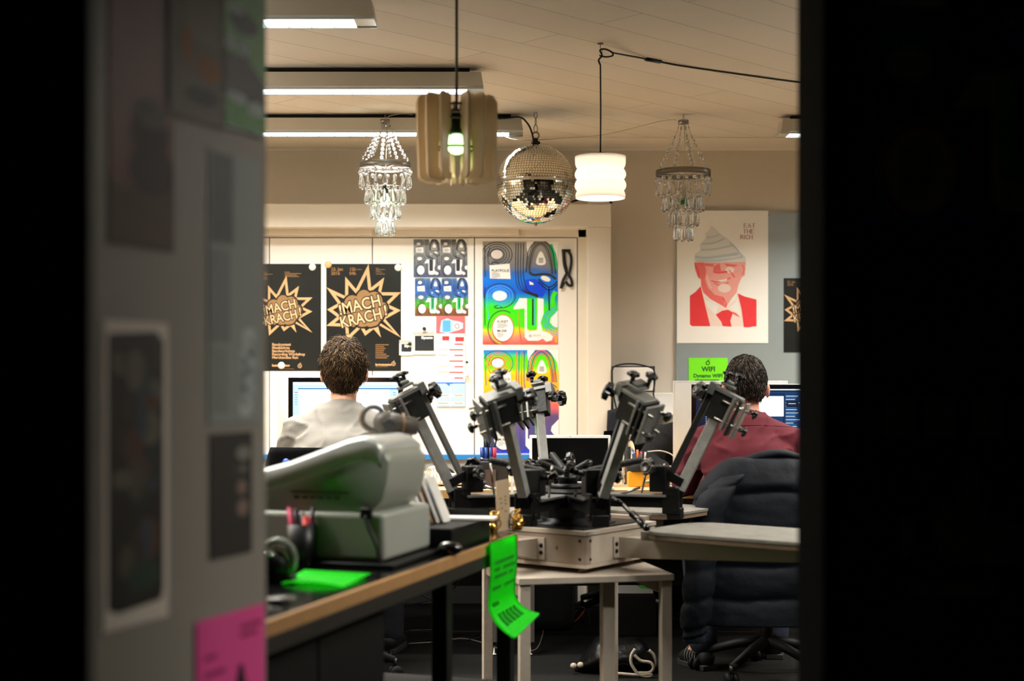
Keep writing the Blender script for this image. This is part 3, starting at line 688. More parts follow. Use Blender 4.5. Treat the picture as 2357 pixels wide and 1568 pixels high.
# shared crystal meshes
def crystal_meshes():
    a = MB(); a.lathe([(.0008,0),(.0035,-.004),(.0062,-.018),(.0078,-.030),(.0070,-.038),(.0038,-.044),(0,-.046)],CRYST,8,sm=False)
    d = a.build('crystal_drop'); b = MB(); b.lathe([(0,.009),(.0045,.0075),(.0085,.002),(.0085,-.002),(.0045,-.0075),(0,-.009)],CRYST,8,sm=False); e = b.build('crystal_bead')
    md, me = d.data, e.data; bpy.data.objects.remove(d); bpy.data.objects.remove(e); return md, me
MDROP, MBEAD = crystal_meshes()
def chandelier(px, ytop, Y, label, lit):
    top = Vector((X(px,Y), Y, CEIL)); t = thing('crystal_chandelier', label, 'chandelier', top, 0, 'crystal chandeliers')
    dz = lambda py: Z(py,Y)-CEIL
    y_ring, R0 = (382, .126) if lit else (399, .135)
    sh = y_ring-382
    k = Y/F
    mb = MB(); mb.tube([(0,0,0),(0,0,-.012)],.0022,STEEL); mb.torus((0,0,-.017),.005,.0012,STEEL,axis=(0,1,0),n=14,k=6); 
    mb.lathe([(.020,-.030),(.026,-.030),(.026,-.048),(.020,-.048)],STEEL,18); mb.build('ceiling_cap', t)
    zr = dz(y_ring)
    mb = MB(); mb.tube([(0,0,-.03),(.008,0,(zr)*.5),(.004,0,zr*.8),(0,0,zr-.08)],.0022,CORDW); mb.build('cord', t)
    mb = MB(); mb.grid(lambda u,v: ((R0+.001)*math.cos(2*PI*u),(R0+.001)*math.sin(2*PI*u),zr+.014-.028*v),48,2,STEEL,thick=.0025)
    for a in range(3): mb.cyl((R0*math.cos(a*PI/3),R0*math.sin(a*PI/3),zr-.01),(-R0*math.cos(a*PI/3),-R0*math.sin(a*PI/3),zr-.01),.0016,STEEL,6)
    mb.build('ring', t)
    # strings of beads from the cap to the ring
    nS = 8
    for i in range(nS):
        a = 2*PI*(i+.35)/nS; pts = []
        for j in range(11):
            u = j/10; r = .022+(R0-.024)*(u**1.25); z = -.045+(zr+.016+.045)*u
            pts.append(Vector((r*math.cos(a),r*math.sin(a),z)))
        mb = MB(); mb.tube(pts,.0007,STEEL,5,smooth=False)
        for j in range(1,10):
            if j < 4 and j%2 == 0: continue
            p = pts[j]; rr = .008 if j > 3 else .005
            mb.push(Matrix.Translation(p) @ Euler((PI/2*0,0,a)).to_matrix().to_4x4() @ Euler((0,PI/2,0)).to_matrix().to_4x4())
            mb.lathe([(0,.0045),(rr*.5,.004),(rr*1.25,.0008),(rr*1.25,-.0008),(rr*.5,-.004),(0,-.0045)],CRYST,8,sm=False); mb.pop()
        mb.build('bead_string', t)
    def put(me, nm, r, n, z, a0=0, s=1):
        for i in range(n):
            a = 2*PI*(i+a0)/n
            o = bpy.data.objects.new(nm, me); COL.objects.link(o); o.parent = t
            o.location = (r*math.cos(a), r*math.sin(a), z); o.rotation_euler = (0,0,a+random.uniform(-.5,.5)); o.scale = (s,s,s)
    put(MBEAD,'crystal_bead',R0-.002,20,dz(y_ring+16),0,1.35); put(MDROP,'crystal_drop',R0-.004,16,dz(y_ring+24),.2,1.35)
    tiers = ((.094,16,52,.1),(.068,12,86,.3),(.040,8,124,0)) if lit else ((.098,16,52,.1),(.071,12,86,.3),(.042,8,120,0))
    mb = MB()
    for r,n,dy,a0 in tiers:
        mb.torus((0,0,dz(y_ring+dy-2)),r,.0013,STEEL,n=24,k=5)
        for a in (0,2*PI/3,4*PI/3): mb.cyl((r*math.cos(a),r*math.sin(a),dz(y_ring+dy-2)),(R0*.9*math.cos(a),R0*.9*math.sin(a),zr-.012),.0009,STEEL,5)
    mb.build('tier_frame', t)
    for r,n,dy,a0 in tiers:
        put(MBEAD,'crystal_bead',r,n,dz(y_ring+dy+2),a0+.5,1.1)
        put(MDROP,'crystal_drop',r,n,dz(y_ring+dy+5),a0,1.5)
    mb = MB(); zb = dz(y_ring+78); mb.cyl((0,0,zb+.03),(0,0,zb+.10),.014,SOCK if lit else mat('socket_white','#d8d2c6',.5),12)
    if not lit: mb.cyl((0,0,zb+.012),(0,0,zb+.03),.026,mat('bulb_collar_green','#0f7a40',.4),16)
    mb.build('lamp_socket', t)
    mb = MB(); mb.lathe([(0,-.034),(.014,-.03),(.024,-.012),(.022,.006),(.013,.024),(.012,.032)],BULBG if lit else mat('bulb_frosted','#e8e4da',.3),16,c=(0,0,zb)); mb.build('bulb', t)
    return t
chandelier(887,265,7.04,'small crystal chandelier glowing greenish white, left of the slatted wooden lamp',True)
chandelier(1573,265,7.06,'small unlit crystal chandelier in front of the zinc board, right of the white lamp',False)
pl = bpy.data.lights.new('chandelier_glow','POINT'); pl.energy = 2.5; pl.color = (.9,1,.9); pl.shadow_soft_size = .025
o = bpy.data.objects.new('chandelier_glow',pl); COL.objects.link(o); o.location = (X(887,7.04),7.04,Z(505,7.04))

# ---- mirror ball
Yb = 7.0; rb = 91/F*Yb; cz = Z(424,Yb)-CEIL
t = thing('mirror_ball','mirrored disco ball hanging between the wooden lamp and the white lamp','disco ball',(X(1233,Yb),Yb,CEIL))
MIRR = mat('mirror_tile','#f1ead8',.03,metal=1,var=0); GROUT = mat('ball_core','#3a342b',.8)
mb = MB(); mb.sph((0,0,cz),rb-.0022,GROUT,48,32); mb.build('core', t)
mb = MB(); mi = mb.mi(MIRR); rows = 46
for i in range(rows):
    th0 = PI*i/rows; th1 = PI*(i+1)/rows; tm = (th0+th1)/2
    n = max(5, int(2*PI*rb*math.sin(tm)/(PI*rb/rows)))
    off = random.random()
    for j in range(n):
        p0 = 2*PI*(j+off)/n; p1 = 2*PI*(j+1+off)/n; g = .07
        a0 = p0+(p1-p0)*g; a1 = p1-(p1-p0)*g; b0 = th0+(th1-th0)*g; b1 = th1-(th1-th0)*g
        c = Vector((math.sin(tm)*math.cos((p0+p1)/2),math.sin(tm)*math.sin((p0+p1)/2),math.cos(tm)))
        tilt = Vector((random.uniform(-1,1),random.uniform(-1,1),random.uniform(-1,1)))*.035
        nn = (c+tilt).normalized(); vs = []
        for th,ph in ((b0,a0),(b1,a0),(b1,a1),(b0,a1)):
            d = Vector((math.sin(th)*math.cos(ph),math.sin(th)*math.sin(ph),math.cos(th)))*rb
            # project on the tile's own plane
            d = d-nn*((d-c*rb).dot(nn))
            vs.append(mb.v(d+Vector((0,0,cz))))
        mb.face(vs, mi)
mb.build('mirror_tiles', t, recalc=False)
mb = MB(); mb.grid(lambda u,v: ((rb+.0015)*math.cos(2*PI*u),(rb+.0015)*math.sin(2*PI*u),cz-.004+.012*v),64,1,STEEL,thick=.001); mb.build('equator_band', t)
mb = MB(); mb.lathe([(.022,0),(.022,.018),(.012,.022),(.010,.034),(0,.036)],SOCK,18,c=(0,0,cz+rb-.004)); mb.torus((0,0,cz+rb+.045),.016,.0045,STEEL,axis=(0,1,0),n=20,k=8); mb.build('top_mount', t)
mb = MB(); mb.torus((0,0,cz+rb+.079),.019,.0022,STEEL,axis=(.5,1,0),n=18,k=6,sc=(.5,1)); mb.torus((0,0,cz+rb+.112),.019,.0022,STEEL,axis=(1,.3,0),n=18,k=6,sc=(.5,1)); 
mb.torus((0,0,cz+rb+.145),.017,.0022,STEEL,axis=(.3,1,0),n=18,k=6,sc=(.5,1)); mb.cyl((0,0,cz+rb+.157),(0,0,0),.0018,STEEL,6); mb.build('chain', t)
mb = MB(); mb.lathe([(.007,0),(.008,-.008),(.004,-.014),(0,-.015)],STEEL,10,c=(0,0,cz-rb+.001)); mb.build('bottom_pin', t)
mb = MB(); Yc = 6.98; mb.tube([P(1050,268,Yc),P(1150,273,Yc),P(1195,270,Yc),P(1214,284,Yc),P(1224,305,Yc),P(1229,330,Yc)],.0048,CORDB)
tag(mb.build('black_cable'),'thick black cable running down to the top of the mirrored ball','cable')
mb = MB(); Yc = 7.04; mb.tube([P(1557,275,Yc)+Vector((0,0,.0)),P(1520,279,Yc),P(1450,297,Yc),P(1380,312,Yc),P(1300,318,Yc),P(1210,323,Yc),P(1170,318,Yc),P(1150,303,Yc+.01)],.0022,CORDW)
tag(mb.build('white_cable'),'thin white cable sagging from the right chandelier towards the mirrored ball','cable')
mb = MB(); mb.tube([P(950,264,7.04),P(925,262,7.04),P(900,266,7.04),P(892,270,7.04)],.002,CORDW); tag(mb.build('white_cable'),'short thin white cable along the ceiling above the lit chandelier','cable')

# ---- white glass pendant
Y_ = 5.58; t = thing('white_pendant_lamp','glowing white glass pendant lamp with a wavy outline on a black cord','lamp',(X(1382,Y_),Y_,CEIL))
dz = lambda py: Z(py,Y_)-CEIL
ALAB = mat('alabaster_glass','#fbf6ee',.35,trans=.0,var=.04,scale=6,emit='#fff2e2',es=.22)
n = ALAB.node_tree; b_ = n.nodes['Principled BSDF']; tr = n.nodes.new('ShaderNodeBsdfTranslucent'); tr.inputs[0].default_value = (.95,.9,.84,1)
mxs = n.nodes.new('ShaderNodeMixShader'); mxs.inputs[0].default_value = .6; n.links.new(b_.outputs[0],mxs.inputs[1]); n.links.new(tr.outputs[0],mxs.inputs[2]); n.links.new(mxs.outputs[0],n.nodes['Material Output'].inputs[0])
mb = MB(); prof = []
for py,r in ((361,58.5),(366,58.5),(378,58),(384,56),(388,53),(392,55.5),(398,58.5),(404,59),(409,57),(413,53.5),(417,56),(423,59),(429,59.5),(435,57),(439,53.5),(443,55.5),(449,57.5),(457,57)):
    prof.append((r/F*Y_, dz(py)))
inner = [(r-.004,z) for r,z in prof][::-1]
mb.lathe(prof+inner+[prof[0]],ALAB,48,cap=False); mb.build('glass_shade', t)
mb = MB(); mb.lathe([(.019,dz(352)),(.021,dz(360)),(.021,dz(372)),(.018,dz(378))],SOCK,16); mb.lathe([(.001,dz(362)),(.094,dz(364)),(.094,dz(366)),(.001,dz(366))],mat('lamp_plate','#ddd6c8',.5),24); mb.build('lamp_socket', t)
mb = MB(); mb.lathe([(.013,dz(376)),(.016,dz(384)),(.028,dz(400)),(.026,dz(412)),(0,dz(420))],BULBW,16); mb.build('bulb', t)
mb = MB(); mb.tube([(0,0,dz(352)),(.001,0,dz(250)),(0,0,dz(150))],.0032,CORDB,6,smooth=False)
mb.tube([P(*q)-Vector((X(1382,Y_),Y_,CEIL)) for q in ((1382,150,Y_),(1378,138,Y_),(1386,128,Y_-.01),(1381,116,Y_),(1392,113,Y_),(1408,120,Y_+.01),(1410,128,Y_),(1395,131,Y_-.01),(1380,128,Y_))],.0036,CORDB,6)
mb.build('cord', t)
mb = MB(); mb.tube([(0,0,0),(0,0,-.02),(.006,0,-.028),(.006,0,-.036),(-.002,0,-.04)],.0018,STEEL,6); mb.lathe([(.012,0),(.012,-.003)],mat('rust_plate','#6d4030',.7),12); mb.build('hook', t)
pl = bpy.data.lights.new('pendant_glow','POINT'); pl.energy = 9; pl.color = (1,.9,.78); pl.shadow_soft_size = .03
o = bpy.data.objects.new('pendant_glow',pl); COL.objects.link(o); o.location = (X(1382,Y_),Y_,Z(415,Y_))
cb_ = thing('switch_cable','black cable with an inline switch running right along the ceiling from the white lamp hook','cable',(P(1410,123,5.62)))
c0 = cb_.location
ps = [P(1408,121,5.60),P(1440,127,5.72),P(1500,137,5.85),P(1560,146,5.95),P(1700,167,6.12),P(1850,189,6.30),P(1990,206,6.45)]
ps = [Vector((p.x,p.y,min(p.z,CEIL-.004))) for p in ps]
mb = MB(); mb.tube([p-c0 for p in ps],.0036,CORDB,6); mb.build('wire', cb_)
d = (ps[3]-ps[1]).normalized(); mb = MB(); mb.cyl(P(1487,134,5.83)-c0,P(1519,140,5.88)-c0,.012,SOCK,10); mb.build('switch', cb_)

# ---- slatted wooden lamp, closest to the camera
Y_ = 4.32; t = thing('wooden_pendant_lamp','slatted plywood pendant lamp with a round green-white bulb, hanging nearest the camera','lamp',(X(1051,Y_),Y_,CEIL))
dz = lambda py: Z(py,Y_)-CEIL
PLY = mat('plywood','#d9bd94',.55,var=.08,scale=14); PLYE = mat('burnt_edge','#3a2a1a',.7)
z0, z1 = dz(418), dz(224); ro = 93/F*Y_
fins = 14
def fin():
    mb = MB(); h = z1-z0
    poly = [(.048,0),(ro-.022,0),(ro-.010,.004),(ro-.004,.014),(ro+.001,h*.55),(ro+.002,h-.016),(ro-.004,h-.004),(ro-.014,h),(.060,h),(.052,h-.006),(.052,h*.62),(.072,h*.52),(.078,h*.40),(.078,.035),(.066,.022),(.048,.020)]
    mb.push(Matrix.Rotation(PI/2,4,'X')); mb.push(Matrix.Translation((0,0,-.0045))); mb.prism(poly,.009,PLY,bev=.0015,seg=1); mb.pop(); mb.pop()
    return mb
f0 = fin().build('slat', t)
for i in range(fins):
    o = f0 if i == 0 else f0.copy()
    if i: COL.objects.link(o)
    k_ = i//2; a = -PI/2+(1 if i%2 else -1)*R(20+25*k_)
    o.location = (0,0,z0); o.rotation_euler = (0,0,a)
mb = MB()
for zz in (z1-.030,z0+.10,z1-.07): mb.torus((0,0,zz),.060,.0035,PLYE,n=32,k=6)
mb.build('inner_rings', t)
mb = MB(); zz = dz(266); mb.lathe([(.008,.0),(.055,-.002),(.055,-.008),(.008,-.01)],PLYE,20,c=(0,0,zz+.012)); mb.lathe([(.016,0),(.026,-.008),(.026,-.052),(.024,-.058)],SOCK,18,c=(0,0,zz)); mb.build('lamp_socket', t)
mb = MB(); mb.sph((0,0,Z(332,Y_)-CEIL),.0315,mat('bulb_green_white','#f0ffe8',.3,emit='#b4ff9a',es=3.2,var=0),24,16); mb.build('bulb', t)
mb = MB(); mb.tube([(0,0,zz),(0,0,zz+.2),(0,0,0)],.0045,mat('cord_grey','#4a453f',.6),8,smooth=False); mb.build('cord', t)
mb = MB(); mb.lathe([(.03,0),(.03,-.02),(.01,-.03)],SOCK,16); mb.build('ceiling_cap', t)

pl = bpy.data.lights.new('wooden_lamp_glow','POINT'); pl.energy = 5; pl.color = (1,.97,.86); pl.shadow_soft_size = .034
o = bpy.data.objects.new('wooden_lamp_glow',pl); COL.objects.link(o); o.location = (X(1051,4.32),4.32,Z(332,4.32))
# ================================================================ DESKS, COMPUTERS, SMALL THINGS ON THEM
DT = .745
PINE = mat('pine_edge','#c69a5f',.45,var=.1,scale=9); PINET = mat('desk_top_wood','#d9b78a',.4,var=.06,scale=5); FRM = mat('desk_frame','#4f4b46',.4,var=.1)
def desk(name, label, x0, x1, y0, y1, panel=True):
    t = thing('desk', label, 'desk', ((x0+x1)/2,(y0+y1)/2,0), 0, 'desks pushed together under the computers'); w=(x1-x0)/2; d=(y1-y0)/2
    mb = MB(); mb.b2(-w,w,-d,d,DT-.006,DT,PINET,bev=.002); mb.b2(-w,w,-d,d,DT-.040,DT-.006,PINE,bev=.002); mb.build('desk_top', t)
    mb = MB(); mb.b2(-w+.05,w-.05,-d+.05,-d+.09,DT-.085,DT-.04,FRM); mb.b2(-w+.05,w-.05,d-.09,d-.05,DT-.085,DT-.04,FRM); mb.build('desk_frame', t)
    if panel: mb = MB(); mb.b2(-w+.10,w-.10,d-.045,d-.030,.225,DT-.05,mat('under_desk_shade','#0c0c0c',.8),bev=.002); mb.build('shade_panel', t)  # added dark panel standing in for the shade under the desks
    for sx in (-1,1):
        for sy in (-1,1):
            mb = MB(); x=sx*(w-.075); y=sy*(d-.07); mb.b2(x-.021,x+.021,y-.021,y+.021,.06,DT-.04,FRM,bev=.003); lg = mb.build('leg', t)
            mb = MB(); mb.lathe([(.016,0),(.016,.008),(.005,.012),(.005,.062)],STEEL,12,c=(x,y,0)); mb.build('foot', lg)
desk('d','light wooden desk in front of the left computer, far side of the press',-1.75,-.005,6.28,6.99)
desk('d','light wooden desk in front of the right computer, cables lying on it',.005,1.75,6.28,6.99)
desk('d','light wooden desk behind the left computer, towards the cupboard',-1.75,-.005,7.0,7.62)
desk('d','light wooden desk behind the right computer, towards the zinc board',.005,1.75,7.0,7.62)
ALU = mat('aluminium','#d6d5d1',.4,metal=.25,var=.02); SBLK = mat('bezel_black','#0a0a0b',.15,spec=.6)
def imac(label, xl, ztop, Y, w, h, back=False, ui=None):
    cx = xl+w/2; t = thing('desktop_computer', label, 'computer', (cx,Y+(.10 if not back else -.10),DT), 0)
    s = 1 if not back else -1; zt = ztop-DT; yf = -.10*s
    mb = MB(); ch = .062; zb = zt-h
    mb.b2(-w/2,w/2,yf-.004*s,yf+.012*s,zb,zt,ALU,bev=.0035)
    mb.push(Matrix.Translation((0,yf+.012*s,(zt+zb)/2)) @ Matrix.Rotation(-PI/2*s,4,'X')); 
    mb.lathe([(w*.5,-.002),(w*.46,.010),(w*.30,.028),(w*.12,.036),(0,.038)],ALU,4,a0=PI/4,sq=(1.38,1.38*h/w),cap=False); mb.pop()
    mb.build('body', t)
    mb = MB(); mb.b2(-w/2+.002,w/2-.002,yf-.0062*s,yf-.0038*s,zb+ch,zt-.002,SBLK,bev=.001); mb.build('bezel', t)
    bz = .024; S = Sheet(w-2*bz, h-ch-2*bz, ui[0], .0006); ui[1](S)
    rot = (R(90),0,0) if s == 1 else (R(90),0,PI)
    S.build('screen', (-(w/2-bz)*s, yf-.0066*s, zb+ch+bz), rot, t)
    mb = MB(); mb.b2(-.10,.10,-.075,.075,0,.008,ALU,bev=.003); mb.b2(-.09,.09,yf+.035*s if s==1 else yf-.055, (yf+.055 if s==1 else yf-.035),.004,max(zb+.10,.12),ALU,bev=.004); mb.build('stand', t)
    return t
def em(name, c, st=1.0): return mat(name, '#101010', .3, var=0, emit=c, es=st)
E_W = em('screen_white','#f4faff',1.5); E_LB = em('screen_light_blue','#bcdcf6',1.15); E_B = em('screen_blue_line','#3d8ccb',.8); E_G = em('screen_grey','#dfe8ee',1.1); E_N = em('screen_navy','#0c3b6e',.75); E_N2 = em('screen_deep_navy','#07203f',.6)
E_T = em('screen_text','#cfe4f5',.9); E_GR = em('screen_green','#9be04a',.9); E_P = em('screen_page','#eef5fa',1.15); E_R = em('screen_red','#c75a5a',.9)
def ui_light(S):
    S.frame(230,150,678,883-3); W=230
    S.rect(678,880,908,886,E_G,1); S.rect(678,886,908,892,E_LB,1); S.rect(690,893,906,896,E_B,2)
    S.rect(678,892,692,1030,E_LB,1); S.rect(889,896,908,1030,E_LB,1)
    for i in range(26): S.rect(897,903+i*4.6,903,904.2+i*4.6,E_B,2)
    S.rect(682,902,689,903.5,E_R,2)
    for i in range(5): S.rect(682,908+i*5,688,909+i*5,E_B,2)
    S.line([(850,935),(853,955),(862,972),(872,972),(880,955),(884,930)],1.6,E_G,2); S.line([(862,972),(858,990),(850,1000)],1.4,E_G,2)
    S.rect(694,912,700,913,E_B,2); S.rect(840,912,852,913,E_G,2)
def ui_dark(S):
    S.frame(250,160,1603,897)
    S.rect(1603,897,1853,900,E_T,1); S.rect(1603,903,1853,908,E_N,1)
    for i in range(4): S.rect(1607+i*9,904,1612+i*9,906,E_T,2)
    S.rect(1611,910,1622,915,E_GR,2); S.rect(1611,918,1622,919.5,E_GR,2)
    for i in range(18): S.rect(1626,912+i*5,1628,914+i*5,E_T,2)
    S.rect(1640,910,1810,1040,E_N,1); S.rect(1762,914,1811,962,E_P,2); S.rect(1700,914,1764,962,E_P,2)
    S.rect(1813,908,1853,1050,E_N,1)
    for i in range(13): S.rect(1816,913+i*8,1816+(30,22,34,18,27)[i%5],914.6+i*8,E_T,2); S.rect(1816,917+i*8,1842,918+i*8,E_B,2)
    S.rect(1817,925,1846,940,E_N2,3); S.rect(1822,931,1840,932.5,E_T,4)
imac('aluminium computer with a bright white screen, in front of the person in grey',X(663,6.72),Z(868,6.72),6.72,.545,.46,ui=(E_W,ui_light))
imac('aluminium computer with a dark blue screen, in front of the person in red',X(1590,6.72),Z(884,6.72),6.72,.545,.46,ui=(E_N2,ui_dark))
imac('aluminium computer facing away, its back edge showing left of the bright screen',X(640,7.14),Z(865,7.14),7.14,.56,.44,back=True,ui=(E_G,lambda S: None))
imac('aluminium computer facing away, its pale back showing left of the dark blue screen',X(1549,7.14),Z(877,7.14),7.14,.575,.44,back=True,ui=(E_G,lambda S: None))
# keyboards (hidden mostly behind people)
KEYW = mat('key_white','#d8d8d6',.5)
for xk,lab in ((-.74,'white keyboard under the hands of the person in grey'),(1.03,'white keyboard under the hands of the person in red')):
    mb = MB(); mb.b2(xk-.21,xk+.21,6.50,6.61,DT,DT+.008,ALU,bev=.002)
    for r_ in range(5):
        for c_ in range(14): mb.b2(xk-.20+c_*.0288,xk-.20+c_*.0288+.0245,6.507+r_*.0195,6.507+r_*.0195+.0165,DT+.008,DT+.0105,KEYW)
    tag(mb.build('keyboard'),lab,'keyboard')
# laptop, open, screen towards us
Yl = 6.42; wl_ = 188/F*Yl
t = thing('laptop','open white laptop with a black screen behind the press hub','laptop',(X(1313,Yl),Yl,DT)); WPL = mat('laptop_white','#e9e9e4',.35,var=.01)
zt = Z(1003,Yl)-DT
mb = MB(); mb.b2(-wl_/2,wl_/2,-.20,.02,0,.014,WPL,bev=.004); mb.b2(-wl_/2+.03,wl_/2-.03,-.17,-.03,.0135,.0150,mat('keys_dark','#1d1d1d',.5)); mb.build('base', t)
mb = MB(); mb.push(Matrix.Translation((0,.022,.014)) @ Matrix.Rotation(R(-6),4,'X')); mb.b2(-wl_/2,wl_/2,-.002,.008,0,zt-.012,WPL,bev=.004)
lid = mb.build('lid', t)
mb = MB(); mb.push(Matrix.Translation((0,.022,.014)) @ Matrix.Rotation(R(-6),4,'X')); mb.b2(-wl_/2+.012,wl_/2-.012,-.0035,-.0015,.012,zt-.026,mat('laptop_screen_off','#0b0b0b',.12)); mb.cyl((0,-.003,zt-.018),(0,-.0015,zt-.018),.0018,SBLK,8); mb.build('screen', lid)
# tray of folders / dark box behind the arms, left of the laptop
mb = MB(); mb.b2(X(1078,6.5),X(1170,6.5),6.45,6.75,DT,Z(1062,6.5),mat('dark_box','#1b1917',.7),bev=.004); mb.b2(X(1100,6.5),X(1142,6.5),6.44,6.46,DT,Z(1080,6.5),mat('brown_card','#4b3930',.7)); tag(mb.build('dark_box'),'dark low box on the desk left of the laptop, the pen holder on it','box')
zpb = Z(1062,6.5)
t = thing('pen_holder','blue pen holder full of dark pens standing on the dark box','pen holder',(X(1124,6.55),6.55,zpb)); PBL = mat('holder_blue','#173a80',.4); PRD = mat('pen_red','#b0203a',.4)
zt_ = Z(1030,6.55)-zpb
mb = MB()
for i,(dx,c) in enumerate(((-.029,PBL),(-.010,PBL),(.010,PBL),(.028,PRD))):
    mb.lathe([(.008,0),(.0095,.002),(.0095,zt_),(.0075,zt_),(.0075,.004)],c,10,c=(dx,0,0))
mb.build('tubes', t)
for i,(dx,dy,h,c) in enumerate(((-.010,0,.10,INK),(-.016,.004,.12,INK),(.004,-.003,.125,INK),(.012,.006,.085,DG),(.03,0,.105,INK),(-.004,.006,.115,INK))):
    mb = MB(); mb.tube([(dx*.6,dy,.01),(dx,dy,h*.6),(dx+.008*(1 if dx>0 else -.5),dy,h)],.0042,c,7,smooth=False); mb.build('pen', t)
# white power adapter and cable loops on the left desk part
mb = MB(); p = PZ(1040,1075,DT); mb.box((X(1035,6.55),6.55,DT+.03),(.20,.14,.012),CAB,rot=(R(14),0,0),bev=.003); mb.box((X(1035,6.55),6.60,DT+.015),(.17,.10,.028),mat('cardboard','#8a6a45',.7)); tag(mb.build('white_tray'),'white slanted plastic tray on the left desk beside the press arm','tray')
mb = MB()
for i in range(4): mb.torus((X(990+i*7,6.45),6.45+i*.01,DT+.055),.034+.003*i,.003,CORDW,axis=(1,.4,.2*i),n=26,k=6,sc=(1.25,1))
tag(mb.build('coiled_cable'),'white coiled cables standing on the left desk beside the press arm','cable')
mb = MB(); mb.tube([(X(1005,6.6),6.62,DT+.06),(X(1025,6.6),6.62,DT+.075),(X(1045,6.6),6.62,DT+.05),(X(1052,6.6),6.6,DT+.02)],.006,CORDB,8); tag(mb.build('black_cable'),'short black cable arched behind the white slanted tray','cable')
# blue bottle
t = thing('blue_bottle','blue plastic bottle just right of the bright screen','bottle',(X(936,6.9),6.9,DT)); BB = mat('bottle_blue','#1679c4',.25,trans=.3); BC = mat('bottle_cap_blue','#2b8fe0',.4)
zt = Z(983,6.9)-DT
mb = MB(); mb.lathe([(.026,0),(.030,.006),(.030,zt-.07),(.027,zt-.05),(.019,zt-.036)],BB,20); mb.build('body', t)
mb = MB(); mb.lathe([(.021,zt-.038),(.021,zt-.006),(.018,zt),(0,zt)],BC,20); mb.build('cap', t)
# clear bottle
t = thing('water_bottle','clear plastic water bottle behind the right press arm','bottle',(X(1447,6.6),6.6,DT)); zt = Z(1000,6.6)-DT
GL = mat('clear_plastic','#eef4f2',.08,trans=.95,ior=1.3,var=0)
mb = MB(); mb.lathe([(.028,0),(.032,.01),(.030,.05),(.032,.09),(.028,.13),(.032,zt-.09),(.026,zt-.05),(.013,zt-.022),(.013,zt-.012)],GL,20); mb.build('body', t)
mb = MB(); mb.lathe([(.014,zt-.014),(.014,zt),(0,zt)],CAB,14); mb.build('cap', t)
# tape pot: yellow box with black ring and pens
t = thing('pen_pot','yellow pot with a broad black rim and pens, on the right desk','pen pot',(X(1471,6.5),6.5,DT)); YEL = mat('pot_yellow','#e0a020',.5)
z1_ = Z(1085,6.5)-DT; z2_ = Z(1058,6.5)-DT
mb = MB(); mb.b2(-.053,.053,-.045,.045,0,z1_+.002,YEL,bev=.004); mb.build('pot', t)
mb = MB(); mb.lathe([(.060,z1_),(.062,z1_+.004),(.062,z2_),(.052,z2_),(.050,z1_)],mat('rim_black','#1a1917',.5),28); mb.build('rim', t)
for i,(dx,dy,h,c) in enumerate(((-.006,0,.045,mat('pen_orange','#e86a1a',.4)),(.008,.01,.036,PRD),(-.016,.012,.03,PBL),(.022,-.006,.035,STEEL),(.004,-.012,.028,INK),(-.022,-.006,.026,INK))):
    mb = MB(); mb.cyl((dx,dy,z2_-.04),(dx*1.3,dy,z2_+h),.005,c,8); mb.build('pen', t)
# papers and cables pile
PCR = mat('paper_cream','#e3d8c2',.6); PGR = mat('paper_teal','#7fa8a0',.6)
for i in range(7):
    mb = MB(); c_ = (PAPER,PCR,PAPER,PGR,PCR,PAPER,PCR)[i]; mb.box((0,0,0),(.24+.02*(i%3),.17,.0045),c_,rot=(R(1.0*(i%2)),0,R(-9+i*5.5)))
    tag(mb.build('paper_sheet',None,(X(1535,6.50)+.01*(i%3),6.55,DT+.004+i*.0058)),'loose papers in the flat pile on the right desk','paper','paper pile on the right desk')
for k,(pts,cc,lb) in enumerate((([(1490,1040),(1520,1038),(1545,1046),(1560,1062),(1600,1070)],CORDW,'white cable arching over the paper pile to the computer'),([(1505,1095),(1540,1088),(1580,1098),(1612,1094)],CORDW,'white cable lying across the paper pile'),([(1570,1050),(1585,1075),(1578,1090),(1600,1108),(1622,1102)],CORDB,'thin black cable curling beside the paper pile'),([(1500,1110),(1550,1104),(1590,1112),(1618,1108)],CORDW,'white cable along the front of the paper pile'))):
    mb = MB(); mb.tube([P(x,y,6.40+.03*k) for x,y in pts],.0028,cc,6); tag(mb.build('desk_cable'),lb,'cable')
mb = MB(); mb.push(Matrix.Translation((X(1510,6.75),6.75,DT))); mb.sph((0,0,.02),.038,SBLK,18,10,sc=(.8,1.2,.62)); tag(mb.build('computer_mouse'),'black computer mouse on the right desk beside the hand','mouse')
mb = MB(); mb.tube([PZ(1563,1128,DT+.004),PZ(1592,1126,DT+.004)],.004,PAPER,6,smooth=False); tag(mb.build('pen'),'pale pen lying near the front edge of the right desk','pen')
mb = MB(); mb.b2(X(1080,6.35),X(1120,6.35),6.32,6.42,DT,DT+.03,mat('grille_dark','#1c2430',.6),bev=.003)
for i in range(9): mb.b2(X(1082+i*4,6.35),X(1084+i*4,6.35),6.317,6.323,DT+.004,DT+.027,SBLK)
tag(mb.build('ribbed_box'),'small dark ribbed box on the left desk behind the press arm','box')

